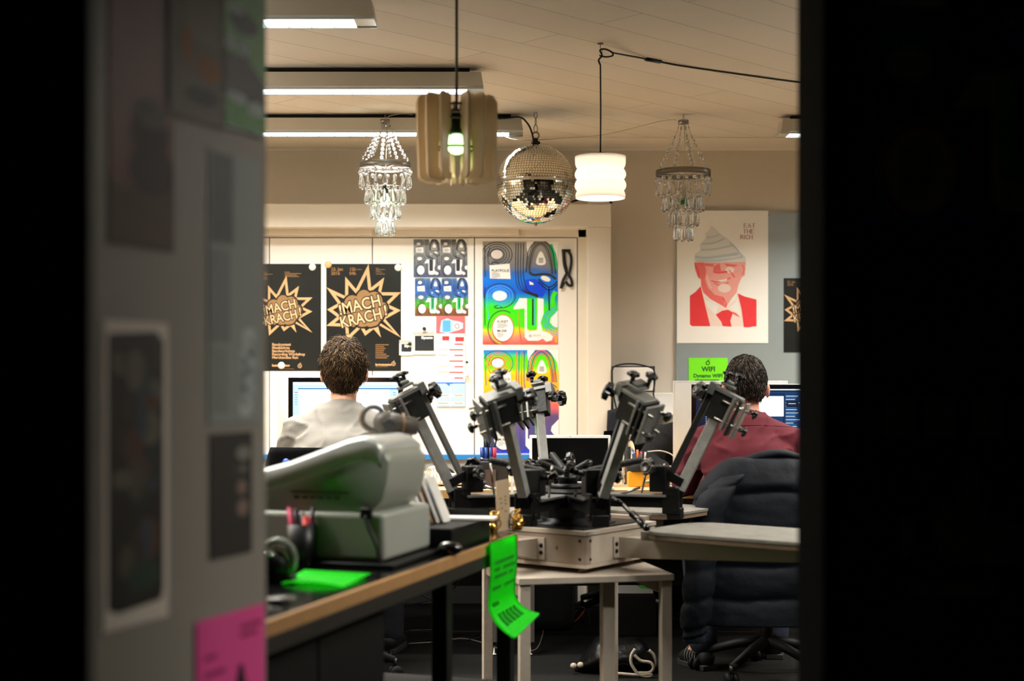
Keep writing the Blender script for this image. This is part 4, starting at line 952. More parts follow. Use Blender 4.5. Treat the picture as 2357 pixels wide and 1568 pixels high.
# ---- black tote with long straps on the far chair
NAVY = mat('tote_navy','#12161f',.85,var=.15,bump=.2); Yt = 7.765
t = thing('tote_bag','dark navy tote bag hanging by a long black strap from the ledge','bag',(X(1458,Yt),Yt,Z(1040,Yt)))
o_ = t.location
mb = MB()
pp = [(1397,945),(1395,985),(1400,1040),(1408,1090),(1420,1110),(1490,1110),(1518,1085),(1520,1050),(1510,1000),(1496,960),(1470,938),(1440,935)]
mb.push(Matrix.Rotation(PI/2,4,'X')); mb.prism([(P(x,y,Yt).x-o_.x,P(x,y,Yt).z-o_.z) for x,y in pp][::-1],.07,NAVY,bev=.018,seg=3); mb.build('bag_body', t)
mb = MB()
mb.tube([P(x,y,Yt-.05)-o_ for x,y in ((1420,945),(1411,905),(1409,870),(1411,847),(1430,839),(1460,838),(1490,844),(1505,852),(1507,880),(1504,905),(1508,935),(1500,965))],.009,NAVY,8,sq=.5); mb.build('strap', t)
# ================================================================ PEOPLE
def organic(name, build, mats, voxel=.008, smooth=4, parent=None, disp=None):
    """union of overlapping closed shapes fused into one continuous skin"""
    mb = MB(); build(mb); bmesh.ops.recalc_face_normals(mb.bm, faces=mb.bm.faces)
    me = bpy.data.meshes.new('tmp'); mb.bm.to_mesh(me); mb.bm.free()
    o = bpy.data.objects.new('tmp', me); COL.objects.link(o)
    r = o.modifiers.new('r','REMESH'); r.mode = 'VOXEL'; r.voxel_size = voxel; r.use_smooth_shade = True
    s = o.modifiers.new('s','SMOOTH'); s.factor = .5; s.iterations = smooth
    dg = bpy.context.evaluated_depsgraph_get(); m2 = bpy.data.meshes.new_from_object(o.evaluated_get(dg))
    bpy.data.objects.remove(o)
    m2.name = name
    if disp:
        nn = [v.normal.copy() for v in m2.vertices]
        for v,n_ in zip(m2.vertices, nn): v.co += n_*disp(v.co)
    m2.materials.clear(); m2.materials.append(mats[0])
    for p in m2.polygons: p.use_smooth = True; p.material_index = 0
    o = bpy.data.objects.new(name, m2); COL.objects.link(o)
    if parent: o.parent = parent
    return o
def limb(mb, pts, rs, n=14, sq=None):
    """chain of tapered round pieces; sq = (x,y) squash for a mostly upright part"""
    pts = [Vector(p) for p in pts]
    for i in range(len(pts)-1):
        a, b = pts[i], pts[i+1]; k = max(2,int((b-a).length/.02)); 
        rings = []
        t = (b-a).normalized(); ux = Vector((1,0,0))
        u = (ux-t*ux.dot(t)); u = u.normalized() if u.length > .2 else Vector((0,1,0)); w_ = t.cross(u)
        for j in range(-3, k+4):
            if j < 0: ang = (-j)/3*PI/2*.98; c = a-t*min(rad(rs[i]))*math.sin(ang); f = math.cos(ang); rr = rs[i]
            elif j > k: ang = (j-k)/3*PI/2*.98; c = b+t*min(rad(rs[i+1]))*math.sin(ang); f = math.cos(ang); rr = rs[i+1]
            else:
                q = j/k; c = a.lerp(b,q); f = 1; r1, r2 = rad(rs[i]), rad(rs[i+1]); q2 = q*q*(3-2*q); rr = (r1[0]+(r2[0]-r1[0])*q2, r1[1]+(r2[1]-r1[1])*q2)
            ra = rad(rr); rings.append([c+u*ra[0]*f*math.cos(2*PI*m/n)+w_*ra[1]*f*math.sin(2*PI*m/n) for m in range(n)])
        mb.loft(rings)
def rad(r): return r if isinstance(r, tuple) else (r, r)
def hand(mb, wr, d, side, up=Vector((0,0,1))):
    """palm with four fingers and a thumb, resting; d = pointing direction"""
    d = Vector(d).normalized(); lat = d.cross(up).normalized()*(-1 if side < 0 else 1)   # towards the little finger
    pal = wr+d*.05
    limb(mb, [wr, wr+d*.03, wr+d*.085], [(.026,.020),(.034,.016),(.040,.013)], 10)
    for k,(L_,off) in enumerate(((.072,-.028),(.080,-.010),(.075,.009),(.060,.027))):
        b = wr+d*.085+lat*off
        j1 = b+d*L_*.45+up*.006+lat*off*.25; j2 = b+d*L_*.78-up*.006+lat*off*.35; j3 = b+d*L_*.98-up*.020+lat*off*.35
        limb(mb,[b,j1,j2,j3],[.0092,.0086,.0080,.0068],8)
    tb = wr+d*.028-lat*.028; limb(mb,[tb,tb+d*.030-lat*.024-up*.004,tb+d*.058-lat*.032-up*.010],[.0125,.0105,.0085],8)
def person(label, loc, rz, J, skin, top, trouser, shoe, hairfn, seam=None, voxel=.0065, topdisp=None, collar=None):
    t = thing('person', label, 'person', loc, rz)
    SK = mat(skin[0], skin[1], .5, var=.05, scale=30)
    V = {k: Vector(v) for k,v in J.items() if k not in ('tilt','turn')}
    hc = V['head']; tilt = J.get('tilt',0)
    HM = Matrix.Translation(hc) @ Euler((tilt,0,J.get('turn',0))).to_matrix().to_4x4() @ Matrix.Scale(1.09,4)
    def body(mb):
        limb(mb,[V['pelvis'],V['waist'],V['chest'],V['upper']],[(.165,.115),(.140,.100),(.170,.115),(.135,.085)],20)
        limb(mb,[V['upper'],V['neck'],hc-Vector((0,.005,.05))],[.075,.056,.056],14)
        for s in 'lr':
            limb(mb,[V['upper']+Vector(((V['sh'+s].x-V['upper'].x)*.4,0,.0)),V['sh'+s]],[.055,.058],12)
            limb(mb,[V['sh'+s],V['el'+s],V['wr'+s]],[.054,.040,.027],12)
            hand(mb,V['wr'+s],V['ha'+s]-V['wr'+s],-1 if s=='l' else 1)
            limb(mb,[V['hip'+s],V['kn'+s]],[.092,.060],14); limb(mb,[V['kn'+s],V['an'+s]],[.060,.038],12); limb(mb,[V['an'+s],V['to'+s]],[(.036,.034),(.040,.022)],10)
        # head: skull, jaw, nose, ears, brow
        mb.push(HM)
        mb.sph((0,-.010,.018),.100,None,24,16,sc=(.76,.97,1.02)); mb.sph((0,.028,-.045),.070,None,18,12,sc=(.82,.86,1.0)); mb.sph((0,.050,-.088),.026,None,12,8,sc=(1.1,1,.7))
        limb(mb,[(0,.086,.010),(0,.103,-.028)],[.0085,.0145],8); mb.sph((0,.090,.025),.02,None,10,8,sc=(2.4,.5,.5))
        for s in (-1,1):
            mb.sph((s*.087,-.004,-.012),.021,None,12,10,sc=(.42,.75,1.5)); mb.sph((s*.085,.004,-.036),.010,None,8,6,sc=(.6,.9,1.0)); mb.sph((s*.036,.082,-.012),.020,None,10,8,sc=(1,.5,.8))
        mb.sph((0,.088,-.058),.015,None,10,8,sc=(1.7,.6,.5))
        mb.pop()
    bd = organic('body', body, [SK], voxel, 3, t)
    for s in (-1,1):
        mb = MB(); mb.push(HM); mb.sph((s*.034,.083,.008),.0115,PAPER,12,8); mb.sph((s*.034,.0912,.008),.0050,INK,8,6); mb.build('eye', t)
    mb = MB(); mb.push(HM); mb.tube([(-.024,.098,-.058),(0,.103,-.060),(.024,.098,-.058)],.0035,mat('lips','#a85a50',.5),6); mb.build('mouth', t)
    T = mat(top[0], top[1], .92, var=top[2] if len(top)>2 else .08, scale=40, bump=.08, bscale=500)
    def cloth(mb):
        limb(mb,[V['pelvis']+Vector((0,0,-.02)),V['waist'],V['chest'],V['upper']],[(.190,.135),(.172,.125),(.195,.130),(.150,.098)],22)
        limb(mb,[V['upper'],V['neck']+Vector((0,-.005,-.022))],[(.090,.088),(.066,.068)],14)
        for s in 'lr':
            limb(mb,[V['upper']+Vector(((V['sh'+s].x-V['upper'].x)*.35,0,-.004)),V['sh'+s]],[.076,.072],14)
            limb(mb,[V['sh'+s],V['el'+s],V['wr'+s]],[.072,.060,.040],14)
    def folds(c):
        a = noise.noise(Vector((c.x*7+c.z*6, c.y*5, c.z*9-c.x*8))); r_ = (1-abs(a)*2.6)
        b2_ = noise.noise(Vector((c.x*16-c.z*10, c.y*12, c.z*20)))
        e = min(1,max(0,(abs(c.x)-.02)/.14))*.6+.4
        return (.010*max(0,r_)**3 + .004*b2_)*e - .002
    organic('sweater', cloth, [T], .009, 5, t, disp=folds)
    nk = V['neck']; C2 = mat(top[0]+'_collar', collar or top[1], .9, bump=.2, bscale=400)
    mb = MB(); ax = (hc-nk).normalized()*.5+Vector((0,0,1)); ax.normalize()
    qz = ax.to_track_quat('Z','Y').to_matrix().to_4x4()
    mb.push(Matrix.Translation(nk+Vector((0,-.004,-.018))) @ qz); mb.lathe([(.075,-.028),(.072,-.006),(.068,.014),(.064,.019),(.059,.014),(.060,-.02)],C2,28,sq=(1.0,.97)); mb.build('collar', t)
    TR = mat(trouser[0], trouser[1], .9, var=.15, scale=50, bump=.2)
    def legs(mb):
        limb(mb,[V['pelvis']+Vector((-.06,0,-.01)),V['pelvis']+Vector((.06,0,-.01))],[(.12,.12),(.12,.12)],14)
        for s in 'lr':
            limb(mb,[V['hip'+s],V['kn'+s]],[.108,.078],14); limb(mb,[V['kn'+s],V['an'+s]+Vector((0,0,.01))],[.078,.064],12)
    organic('trousers', legs, [TR], .010, 4, t)
    for s in 'lr':
        a, b = V['an'+s], V['to'+s]; dd = (b-a); dd.z = 0; L_ = dd.length; dd.normalize(); an = math.atan2(dd.y,dd.x)-PI/2
        mb = MB(); mb.push(Matrix.Translation((a.x,a.y,0)) @ Matrix.Rotation(an,4,'Z'))
        S_ = mat(shoe[0], shoe[1], .6)
        limb(mb,[(0,-.02,.055),(0,.06,.052),(0,L_+.02,.038)],[(.040,.045),(.042,.045),(.042,.030)],12)
        mb.mats=[S_]; sh_ = mb.build('shoe', t)
        mb = MB(); mb.push(Matrix.Translation((a.x,a.y,0)) @ Matrix.Rotation(an,4,'Z')); mb.prism([(-.036,-.05),(.036,-.05),(.044,.05),(.046,L_+.02),(.02,L_+.065),(-.02,L_+.065),(-.046,L_+.02),(-.044,.05)],.024,mat(shoe[0]+'_sole',shoe[2],.7),bev=.004); mb.build('sole', sh_)
    if hairfn: hairfn(t, HM)
    return t
def hair(style):
    col, col2, messy, n, L_, fluff, nape, wdt, lightf = style
    def fn(t, HM):
        HB = mat('hair_'+col[1:], col, .6, spec=.25, var=.25, scale=60); H2 = mat('hair_'+col2[1:], col2, .55, spec=.25, var=.2, scale=60); H0 = mat('hair_under_'+col[1:], '#1c140e', .8)
        rnd = random.Random(5)
        def cover(d):   # d: direction from skull centre; front is +y
            lim = nape if d.y < -.30 else (nape+(d.y+.30)*(-nape+.42)/.72)
            return d.z > lim and not (d.y > .62 and d.z < .35)
        mb = MB(); mb.push(HM)
        mi = mb.mi(H0)
        rs = Vector((.076,.097,.102))*(1+fluff*.35); cc = Vector((0,-.010,.018))
        N1, N2 = 40, 24; G = {}
        for i in range(N1):
            for j in range(N2+1):
                th = PI*j/N2; ph = 2*PI*i/N1; d = Vector((math.sin(th)*math.cos(ph),math.sin(th)*math.sin(ph),math.cos(th)))
                f = 1+.06*fluff/.1*noise.noise(d*4)*.5
                edge = 1.0 if cover(d) else .90
                G[i,j] = mb.v(cc+Vector((d.x*rs.x,d.y*rs.y,d.z*rs.z))*f*edge) if 0 < j < N2 else None
        top_ = mb.v(cc+Vector((0,0,rs.z))); bot = mb.v(cc-Vector((0,0,rs.z*.9)))
        for i in range(N1):
            for j in range(N2):
                a,b,c,d = G[i,j],G[(i+1)%N1,j],G[(i+1)%N1,j+1],G[i,j+1]
                if j == 0: mb.face([top_,d,c],mi,True)
                elif j == N2-1: mb.face([a,b,bot],mi,True)
                else: mb.face([a,b,c,d],mi,True)
        whorl = Vector((.12,-.45,.88)).normalized()
        cnt = 0
        while cnt < n:
            d = Vector((rnd.gauss(0,1),rnd.gauss(0,1),rnd.gauss(0,1))).normalized()
            if not cover(d): continue
            cnt += 1
            p = cc+Vector((d.x*rs.x,d.y*rs.y,d.z*rs.z))*rnd.uniform(.98,1.02)
            away = d-whorl; tan = away-d*away.dot(d)
            tan = tan.normalized() if tan.length > .05 else Vector((1,0,0))
            sw = d.cross(tan)
            tan = (tan+sw*.35+Vector((rnd.uniform(-1,1),rnd.uniform(-1,1),rnd.uniform(-1,1)))*messy).normalized()
            if d.z < .1: tan = (tan*.4+Vector((0,.0,-1))*(1-messy*.5)+sw*rnd.uniform(-messy,messy)).normalized()
            l_ = L_*rnd.uniform(.6,1.25)*(1 if d.z > -.1 else .62); lift = fluff*.16*rnd.uniform(.3,1.3)
            cur = rnd.uniform(-1,1)*messy*1.1
            pts = []; q = p.copy(); dirn = (tan+d*(.25+fluff*1.6)).normalized()
            seg = 4
            for k in range(seg+1):
                pts.append(q.copy())
                q = q+dirn*l_/seg
                dirn = (dirn*1.0-d*(.34 if not messy>.5 else .42)+sw*cur*.55+Vector((0,0,-.12))).normalized()
            mb.tube(pts, lambda u: wdt*(1-u*.80), HB if rnd.random() > lightf else H2, 4, smooth=False)
        mb.build('hair', t)
    return fn
JL = dict(pelvis=(0,0,.57),waist=(0,.0,.76),chest=(-.01,.03,.94),upper=(-.01,.055,1.05),neck=(.0,.075,1.13),head=(.002,.10,1.265),
    shl=(-.185,.06,1.015),shr=(.175,.065,1.01),ell=(-.27,.17,.80),elr=(.25,.19,.795),wrl=(-.18,.41,.795),wrr=(.17,.42,.795),hal=(-.12,.50,.785),har=(.11,.51,.785),
    hipl=(-.10,.03,.55),hipr=(.10,.03,.55),knl=(-.17,.46,.53),knr=(.17,.46,.53),anl=(-.17,.42,.09),anr=(.17,.42,.09),tol=(-.19,.55,.045),tor=(.19,.55,.045),tilt=R(-6))
person('person in a light grey sweatshirt with tousled brown hair, seated at the bright screen',(X(785,6.0),6.0,0),0,JL,('skin_fair','#d9a488'),('sweatshirt_grey','#85817a',.05),('trousers_dark','#1d1f26'),('shoe_black','#141414','#2a2a2a'),
    hair(('#352617','#685034',.75,7500,.040,.20,-.88,.0017,.34)))
JR = dict(pelvis=(0,0,.56),waist=(-.01,.02,.73),chest=(-.01,.07,.90),upper=(-.01,.10,1.01),neck=(.0,.125,1.08),head=(-.0,.155,1.20),
    shl=(-.185,.11,.965),shr=(.19,.11,.96),ell=(-.255,.22,.78),elr=(.27,.22,.78),wrl=(-.17,.43,.79),wrr=(.18,.43,.79),hal=(-.10,.52,.78),har=(.12,.52,.78),
    hipl=(-.10,.03,.55),hipr=(.10,.03,.55),knl=(-.17,.42,.53),knr=(.19,.45,.53),anl=(-.19,.10,.11),anr=(.16,.35,.09),tol=(-.235,.18,.035),tor=(.18,.48,.045),tilt=R(-12))
person('person in a dark red sweatshirt seated at the blue screen, short greying hair',(X(1730,5.95),5.95,0),0,JR,('skin_rosy','#cf9078'),('sweatshirt_maroon','#5a1722',.06),('jeans','#101828'),('shoe_striped','#121212','#24221f'),
    hair(('#241c16','#6f665c',.16,5200,.024,.10,-.78,.0014,.22)))
# the third one, almost hidden behind the right computer, faces us
J3 = dict(JL); J3.update(head=(0,.24,1.07),neck=(0,.19,.99),upper=(0,.13,.96),chest=(0,.08,.88),shl=(-.19,.12,.93),shr=(.19,.12,.93),elr=(.295,.24,.80),wrr=(.22,.36,.78),har=(.14,.42,.775),ell=(-.25,.22,.79),wrl=(-.16,.36,.78),hal=(-.08,.42,.775),
    knl=(-.14,.30,.53),knr=(.14,.30,.53),anl=(-.14,.26,.09),anr=(.14,.26,.09),tol=(-.14,.38,.04),tor=(.14,.38,.04),tilt=R(-20))
person('person in black hidden behind the pale computer back, only a sleeve and hand showing',(X(1608,7.58),7.66,0),PI,J3,('skin_fair','#d9a488'),('sweater_black','#131313',.1),('trousers_dark','#1d1f26'),('shoe_black','#141414','#2a2a2a'),
    hair(('#2a1d12','#4a3524',.3,900,.03,.1,-.7,.002,.3)), voxel=.009)

# ================================================================ OFFICE CHAIRS AND JACKET
CHB = mat('chair_black','#090909',.6,var=.2,spec=.25); CHM = mat('chair_metal','#4a4743',.35,metal=.8); CHF = mat('chair_fabric','#0c0c0d',.9,spec=.15,bump=.3,bscale=300)
def office_chair(label, loc, rz, w=.46, ztop=.96, base_rot=.3, seat=.47, backy=-.26):
    t = thing('office_chair', label, 'chair', loc, rz, 'swivel chairs at the desks')
    mb = MB(); mb.box((0,0,seat-.03),(.47,.45,.07),CHF,bev=.028,seg=4); mb.build('seat', t)
    mb = MB(); zb = seat+.10; h = ztop-zb
    def bk(u,v):
        x = (u-.5)*w*(1-.10*abs(2*v-1)**3); z = zb+v*h; return (x, backy+.05*(2*u-1)**2-.03*math.sin(v*PI)*0+.02*v*-1, z)
    mb.grid(bk,14,14,CHF,thick=.035); mb.build('backrest', t)
    mb = MB(); mb.tube([(0,-.02,seat-.06),(0,backy+.02,seat-.05),(0,backy-.045,seat+.08),(0,backy-.045,seat+.30)],.018,CHB,8,sq=1.8,up=(1,0,0)); mb.build('back_support', t)
    mb = MB(); mb.cyl((0,0,.24),(0,0,seat-.05),.014,CHM,14); mb.cyl((0,0,.09),(0,0,.28),.026,CHB,14); mb.build('gas_column', t)
    for i in range(5):
        a = base_rot+2*PI*i/5; c, s = math.cos(a), math.sin(a); mb = MB()
        mb.tube([(c*.02,s*.02,.14),(c*.12,s*.12,.125),(c*.30,s*.30,.075)],[.024,.02,.016],CHB,8,smooth=False); lg = mb.build('leg', t)
        mb = MB(); mb.cyl((c*.30,s*.30,.05),(c*.30,s*.30,.085),.008,CHM,8)
        for q in (-.016,.016):
            mb.push(Matrix.Translation((c*.30,s*.30,.028)) @ Matrix.Rotation(a+.9,4,'Z')); mb.lathe([(.006,-.009),(.026,-.008),(.028,0),(.026,.008),(.006,.009)],CHB,16,axis=(0,1,0),c=(0,q,0)); mb.pop()
        mb.build('caster', lg)
    return t
office_chair('black swivel chair of the person in grey, its backrest above the machine',(X(768,6.0),5.98,0),R(4),.53,Z(1030,5.72),.75)
mb = MB(); mb.push(Matrix.Translation((X(657,5.66),5.675,Z(1064,5.66)))); mb.lathe([(.014,0),(.014,.003),(0,.004)],mat('badge_blue','#2352a8',.4,emit='#2352a8',es=.25),18,axis=(0,-1,0)); tag(mb.build('blue_badge'),'small round blue badge on the back of the left chair','badge')
office_chair('black swivel chair of the person in red, under the navy jacket',(X(1768,5.9),5.93,0),R(-4),.46,Z(1085,5.66),.35)
office_chair('black swivel chair across the desks, its base seen under the press table',(X(1446,7.35),7.37,0),PI,.25,Z(992,7.55),.55, backy=-.2)
office_chair('black swivel chair of the hidden person behind the pale computer back',(X(1668,7.6),7.67,0),PI,.40,.9,.1, backy=-.18)
# padded navy jacket over the chair back
JK = mat('jacket_navy','#0a0e15',.7,spec=.22,var=.12,scale=9,bump=.25,bscale=30); JK2 = mat('jacket_lining','#0c0f15',.7)
xc = X(1768,5.62); yc = 5.64
t = thing('padded_jacket','dark navy padded winter jacket draped over the chair of the person in red','jacket',(xc,yc,.25))
def jrow(z):  # half width and half depth of the draped coat at height z
    k = (Z(1055,5.6)-z)
    if k < 0: k = 0
    wv = .10+.165*min(1,(k/.11)**.55) + .03*min(1,k/.5); return wv
zt_, zb_ = Z(1054,5.6), Z(1437,5.6)
rings = []; NZ = 96; NA = 72
seams = [ .14,.44,.57 ]
for i in range(NZ+1):
    u = i/NZ; z = zt_+(zb_-zt_)*u; k = zt_-z
    hw = .13+.165*min(1,(k/.16))**.6 - .02*max(0,k-.3); hd = .035+.075*min(1,(k/.10))**.5
    ring = []
    for a in range(NA):
        th = 2*PI*a/NA; cx_, sy_ = math.cos(th), math.sin(th)
        x = hw*math.copysign(abs(cx_)**.75,cx_); y = hd*math.copysign(abs(sy_)**.85,sy_)
        # quilted rolls sagging between seams
        kk = k-.05*abs(x)**1.0*(1 if k < .3 else -2.2)+.012*math.sin(x*8+1.2)+.010*noise.noise(Vector((x*9,z*4,y)))
        dist = min(abs(kk-sm_) for sm_ in seams); puff = .018*(1-math.exp(-(dist/.022)))-.008
        wr_ = .0035*noise.noise(Vector((x*22,z*26,1)))+.006*noise.noise(Vector((x*26,z*4,7)))+.002*noise.noise(Vector((x*60,z*18,5)))
        nx, ny = cx_*.7, sy_
        ring.append((x+nx*(puff+wr_), y+ny*(puff+wr_), z-.25))
    rings.append(ring)
mb = MB(); mb.loft(rings, JK); mb.build('coat_body', t)
mb = MB(); mb.tube([(-.10,-.01,zt_-.27),(-.03,-.02,zt_-.245),(.05,-.02,zt_-.235),(.13,-.01,zt_-.255)],.03,JK,12,sq=.6); mb.build('coat_collar', t)
def sleeve(sx, pts, r0, r1):
    mb = MB(); pts = spline([Vector(p) for p in pts],14); n = len(pts); rr = []
    for i,p in enumerate(pts):
        u = i/(n-1); L_ = u*.52; d_ = abs(((L_+.03)%.105)-.0525)/.0525
        f = r0+(r1-r0)*u + .011*(1-d_**3)
        if u > .93: f *= .86
        ring = []
        for a in range(28):
            th = 2*PI*a/28; w_ = .006*noise.noise(Vector((math.cos(th)*3,math.sin(th)*3,L_*22)))+.004*noise.noise(Vector((math.cos(th)*7,math.sin(th)*7,L_*40)))
            ring.append((p.x+(f+w_)*math.cos(th)*.95, p.y+(f+w_)*math.sin(th)*.8, p.z+.012*math.cos(th)))
        rr.append(ring)
    mb.loft(rr, JK); sl = mb.build('sleeve', t)
    mb = MB(); p = pts[-1]; mb.lathe([(r1*.82,.03),(r1*.84,0),(r1*.80,-.028),(r1*.70,-.030),(r1*.68,0)],mat('cuff_navy','#0e1622',.8),24,c=(p.x,p.y,p.z-.0),sq=(1,.8)); mb.build('cuff', sl)
def L3(px,py,Y): p = P(px,py,Y); return (p.x-xc,p.y-yc,p.z-.25)
sleeve(-1,[L3(1690,1092,5.60),L3(1645,1150,5.54),L3(1615,1290,5.50),L3(1606,1380,5.50),L3(1598,1462,5.52)],.066,.052)
sleeve(1,[L3(1845,1092,5.60),L3(1890,1150,5.54),L3(1920,1290,5.50),L3(1925,1380,5.50),L3(1928,1462,5.52)],.066,.052)

def seam_on(parent_label, lines, m):
    from mathutils.bvhtree import BVHTree
    root = [o for o in COL.objects if o.get('label','').startswith(parent_label)][0]
    sw = [c for c in root.children if c.name.startswith('sweater')][0]
    bv = BVHTree.FromPolygons([v.co.copy() for v in sw.data.vertices],[tuple(p.vertices) for p in sw.data.polygons])
    mb = MB()
    for ln in lines:
        pts = []
        for px,py in ln:
            w_ = P(px,py,5.9)-root.location; d = P(px,py,6.0)-P(px,py,5.0)
            h = bv.ray_cast(w_-d.normalized()*.5, d.normalized())
            if h[0] is not None: pts.append(h[0]-d.normalized()*.0005)
        if len(pts) > 2: mb.tube(pts,.0013,m,5)
    mb.build('seam', sw)
seam_on('person in a dark red', [[(1640+10*i, 985-6*math.sin(i/20*PI)) for i in range(21)], [(1822,965),(1830,990),(1834,1020),(1838,1050)]], mat('seam_red','#3a0d16',.9))

root = [o for o in COL.objects if o.get('label','').startswith('person in a dark red')][0]
sh = [c for c in root.children if c.name.startswith('shoe')][0]
mb = MB(); a = JR['anl']; b = JR['tol']; ang_ = math.atan2(b[1]-a[1],b[0]-a[0])-PI/2
mb.push(Matrix.Translation((a[0],a[1],0)) @ Matrix.Rotation(ang_,4,'Z'))
for i in range(5): mb.torus((0,.0+.018*i,.050),.0445,.0020,mat('stripe_grey','#7c776c',.7),axis=(0,1,.0),n=18,k=5)
mb.build('stripes', sh)
# ================================================================ SCREEN PRINTING PRESS AND ITS TABLE
WSTEEL = mat('painted_white_steel','#a89a88',.5,var=.10,scale=11,col2='#bcb0a0',bump=.1)
WSTEEL2 = mat('worn_white_steel','#8f8172',.55,var=.2,scale=16)
ALUG = mat('worn_aluminium','#7d7e7a',.42,metal=.5,var=.28,scale=26,bump=.12,bscale=90)
ALUD = mat('dark_aluminium','#2c2d2b',.4,metal=.5,var=.3,scale=26,bump=.1)
ALUB = mat('arm_aluminium','#aeada7',.45,metal=.2,var=.2,scale=30,col2='#7d7e79',bump=.15,bscale=90)
BMET = mat('black_metal','#0a0a0a',.42,var=.3,scale=20,spec=.3)
KNB = mat('knob_black','#0b0b0b',.22,spec=.7)
BOLT = mat('bolt_dark','#1a1512',.5,metal=.5)
BRD = mat('platen_board','#5a564c',.6,var=.25,scale=14,col2='#86837a',bump=.3,bscale=120)
BRE = mat('platen_edge','#6b5844',.7,var=.3,scale=40)
RZ17 = R(12)
t = thing('steel_table','white steel table with square legs under the printing press','table',(.211,5.02,0),RZ17)
zt = .58
mb = MB(); mb.b2(-.265,.265,-.34,.34,zt-.022,zt,WSTEEL,bev=.002); mb.build('table_top', t)
mb = MB(); mb.b2(-.25,.25,.29,.31,zt-.07,zt-.022,WSTEEL2); mb.b2(-.25,-.23,-.25,.31,zt-.07,zt-.022,WSTEEL2); mb.b2(.23,.25,-.25,.31,zt-.07,zt-.022,WSTEEL2); mb.build('apron', t)
for x,y in ((-.242,-.315),(.242,-.315),(-.242,.315),(.238,.31)):
    mb = MB(); mb.b2(x-.0175,x+.0175,y-.0175,y+.0175,0,zt-.022,WSTEEL,bev=.002); mb.build('leg', t)
p = Matrix.Rotation(-RZ17,4,'Z') @ (P(1398,1320,4.80)-Vector((.211,5.02,0)))
mb = MB(); mb.b2(p.x-.0215,p.x+.0215,p.y-.0215,p.y+.0215,0,zt-.022,WSTEEL,bev=.003); mb.build('middle_leg', t)
pc = Vector((.198,5.045,zt))
press = thing('screen_printing_press','black and silver carousel screen printing press with raised arms on the white steel table','printing press',pc,0)
th = R(53.8)
# chassis box
mb = MB(); mb.push(Matrix.Rotation(th,4,'Z'))
mb.b2(-.225,.225,-.225,.225,.03,.128,WSTEEL,bev=.002); mb.b2(-.228,.228,-.228,.228,.018,.030,WSTEEL,bev=.001); mb.b2(-.228,.228,-.228,.228,.128,.142,WSTEEL,bev=.001)
mb.b2(-.226,.226,-.226,.226,.1255,.1285,BOLT); mb.b2(-.2255,-.195,-.2255,.2255,.031,.127,WSTEEL2,bev=.001)
mb.pop()
mb.lathe([(.03,0),(.03,.02)],WSTEEL2,12,c=(0,0,0))
for a in range(4):
    c_ = Matrix.Rotation(th+a*PI/2,4,'Z') @ Vector((.18,.18,0)); mb.lathe([(.012,0),(.018,.004),(.008,.008),(.008,.02)],WSTEEL2,10,c=c_)
box_ = mb.build('chassis', press)
for a in range(4):
    M_ = Matrix.Rotation(th+a*PI/2,4,'Z')
    for u in (-.20,.20):
        for z in (.048,.110):
            mb = MB(); mb.push(M_); mb.lathe([(.0055,0),(.005,.002),(0,.003)],BOLT,10,axis=(0,-1,0),c=(u,-.2255,z)); mb.build('bolt', box_)
# the number pencilled on the front left face
V4, F4 = textpolys('4', .026)
mb = MB(); M_ = Matrix.Rotation(th-PI/2,4,'Z') @ Matrix.Translation((.10,-.2258,.072)) @ Matrix.Rotation(PI/2,4,'X')
vs = [mb.v(M_ @ Vector(v)) for v in V4]; mi = mb.mi(BOLT)
for f in F4: mb.face([vs[i] for i in f], mi)
mb.build('pencil_number', box_)
# platens and their beams
def platen(ang, board=True, r1=.95, beam=.62):
    M_ = Matrix.Rotation(ang,4,'Z')
    mb = MB(); mb.push(M_)
    mb.b2(.222,.232,-.060,.060,.038,.112,WSTEEL,bev=.001)
    a = .228; b = beam
    mb.loft([[(a,-.030,.036),(a,.030,.036),(a,.030,.108),(a,-.030,.108)],[(b,-.030,.074),(b,.030,.074),(b,.030,.112),(b,-.030,.112)]],WSTEEL,sm=False)
    if board:
        mb.b2(.36,.50,-.10,.10,.112,.142,WSTEEL2,bev=.002)
    bm_ = mb.build('platen_beam', press)
    for z in (.062,.086):
        for y in (-.047,.047):
            mb = MB(); mb.push(M_); mb.lathe([(.0075,0),(.007,.004),(.003,.006),(0,.006)],BOLT,10,axis=(1,0,0),c=(.232,y,z)); mb.build('bolt', bm_)
    if board:
        mb = MB(); mb.push(M_ @ Matrix.Translation((0,0,.142)))
        r0 = .40; hw = .195
        poly = [(r0,-hw*.55),(r0+.03,-hw*.85),(r0+.07,-hw),(r1-.03,-hw),(r1,-hw+.03),(r1,hw-.03),(r1-.03,hw),(r0+.07,hw),(r0+.03,hw*.85),(r0,hw*.55)]
        mb.prism(poly,.012,BRD,bev=.002); mb.pop(); mb.push(M_ @ Matrix.Translation((0,0,.128))); mb.prism([(x*.998+.001,y*.985) for x,y in poly],.0135,BRE); mb.build('platen', press)
platen(th-PI/2, r1=1.03, beam=.98)
platen(th, r1=.79)
platen(th+PI, board=False, beam=.40)
platen(th+PI/2, board=False, beam=.42)
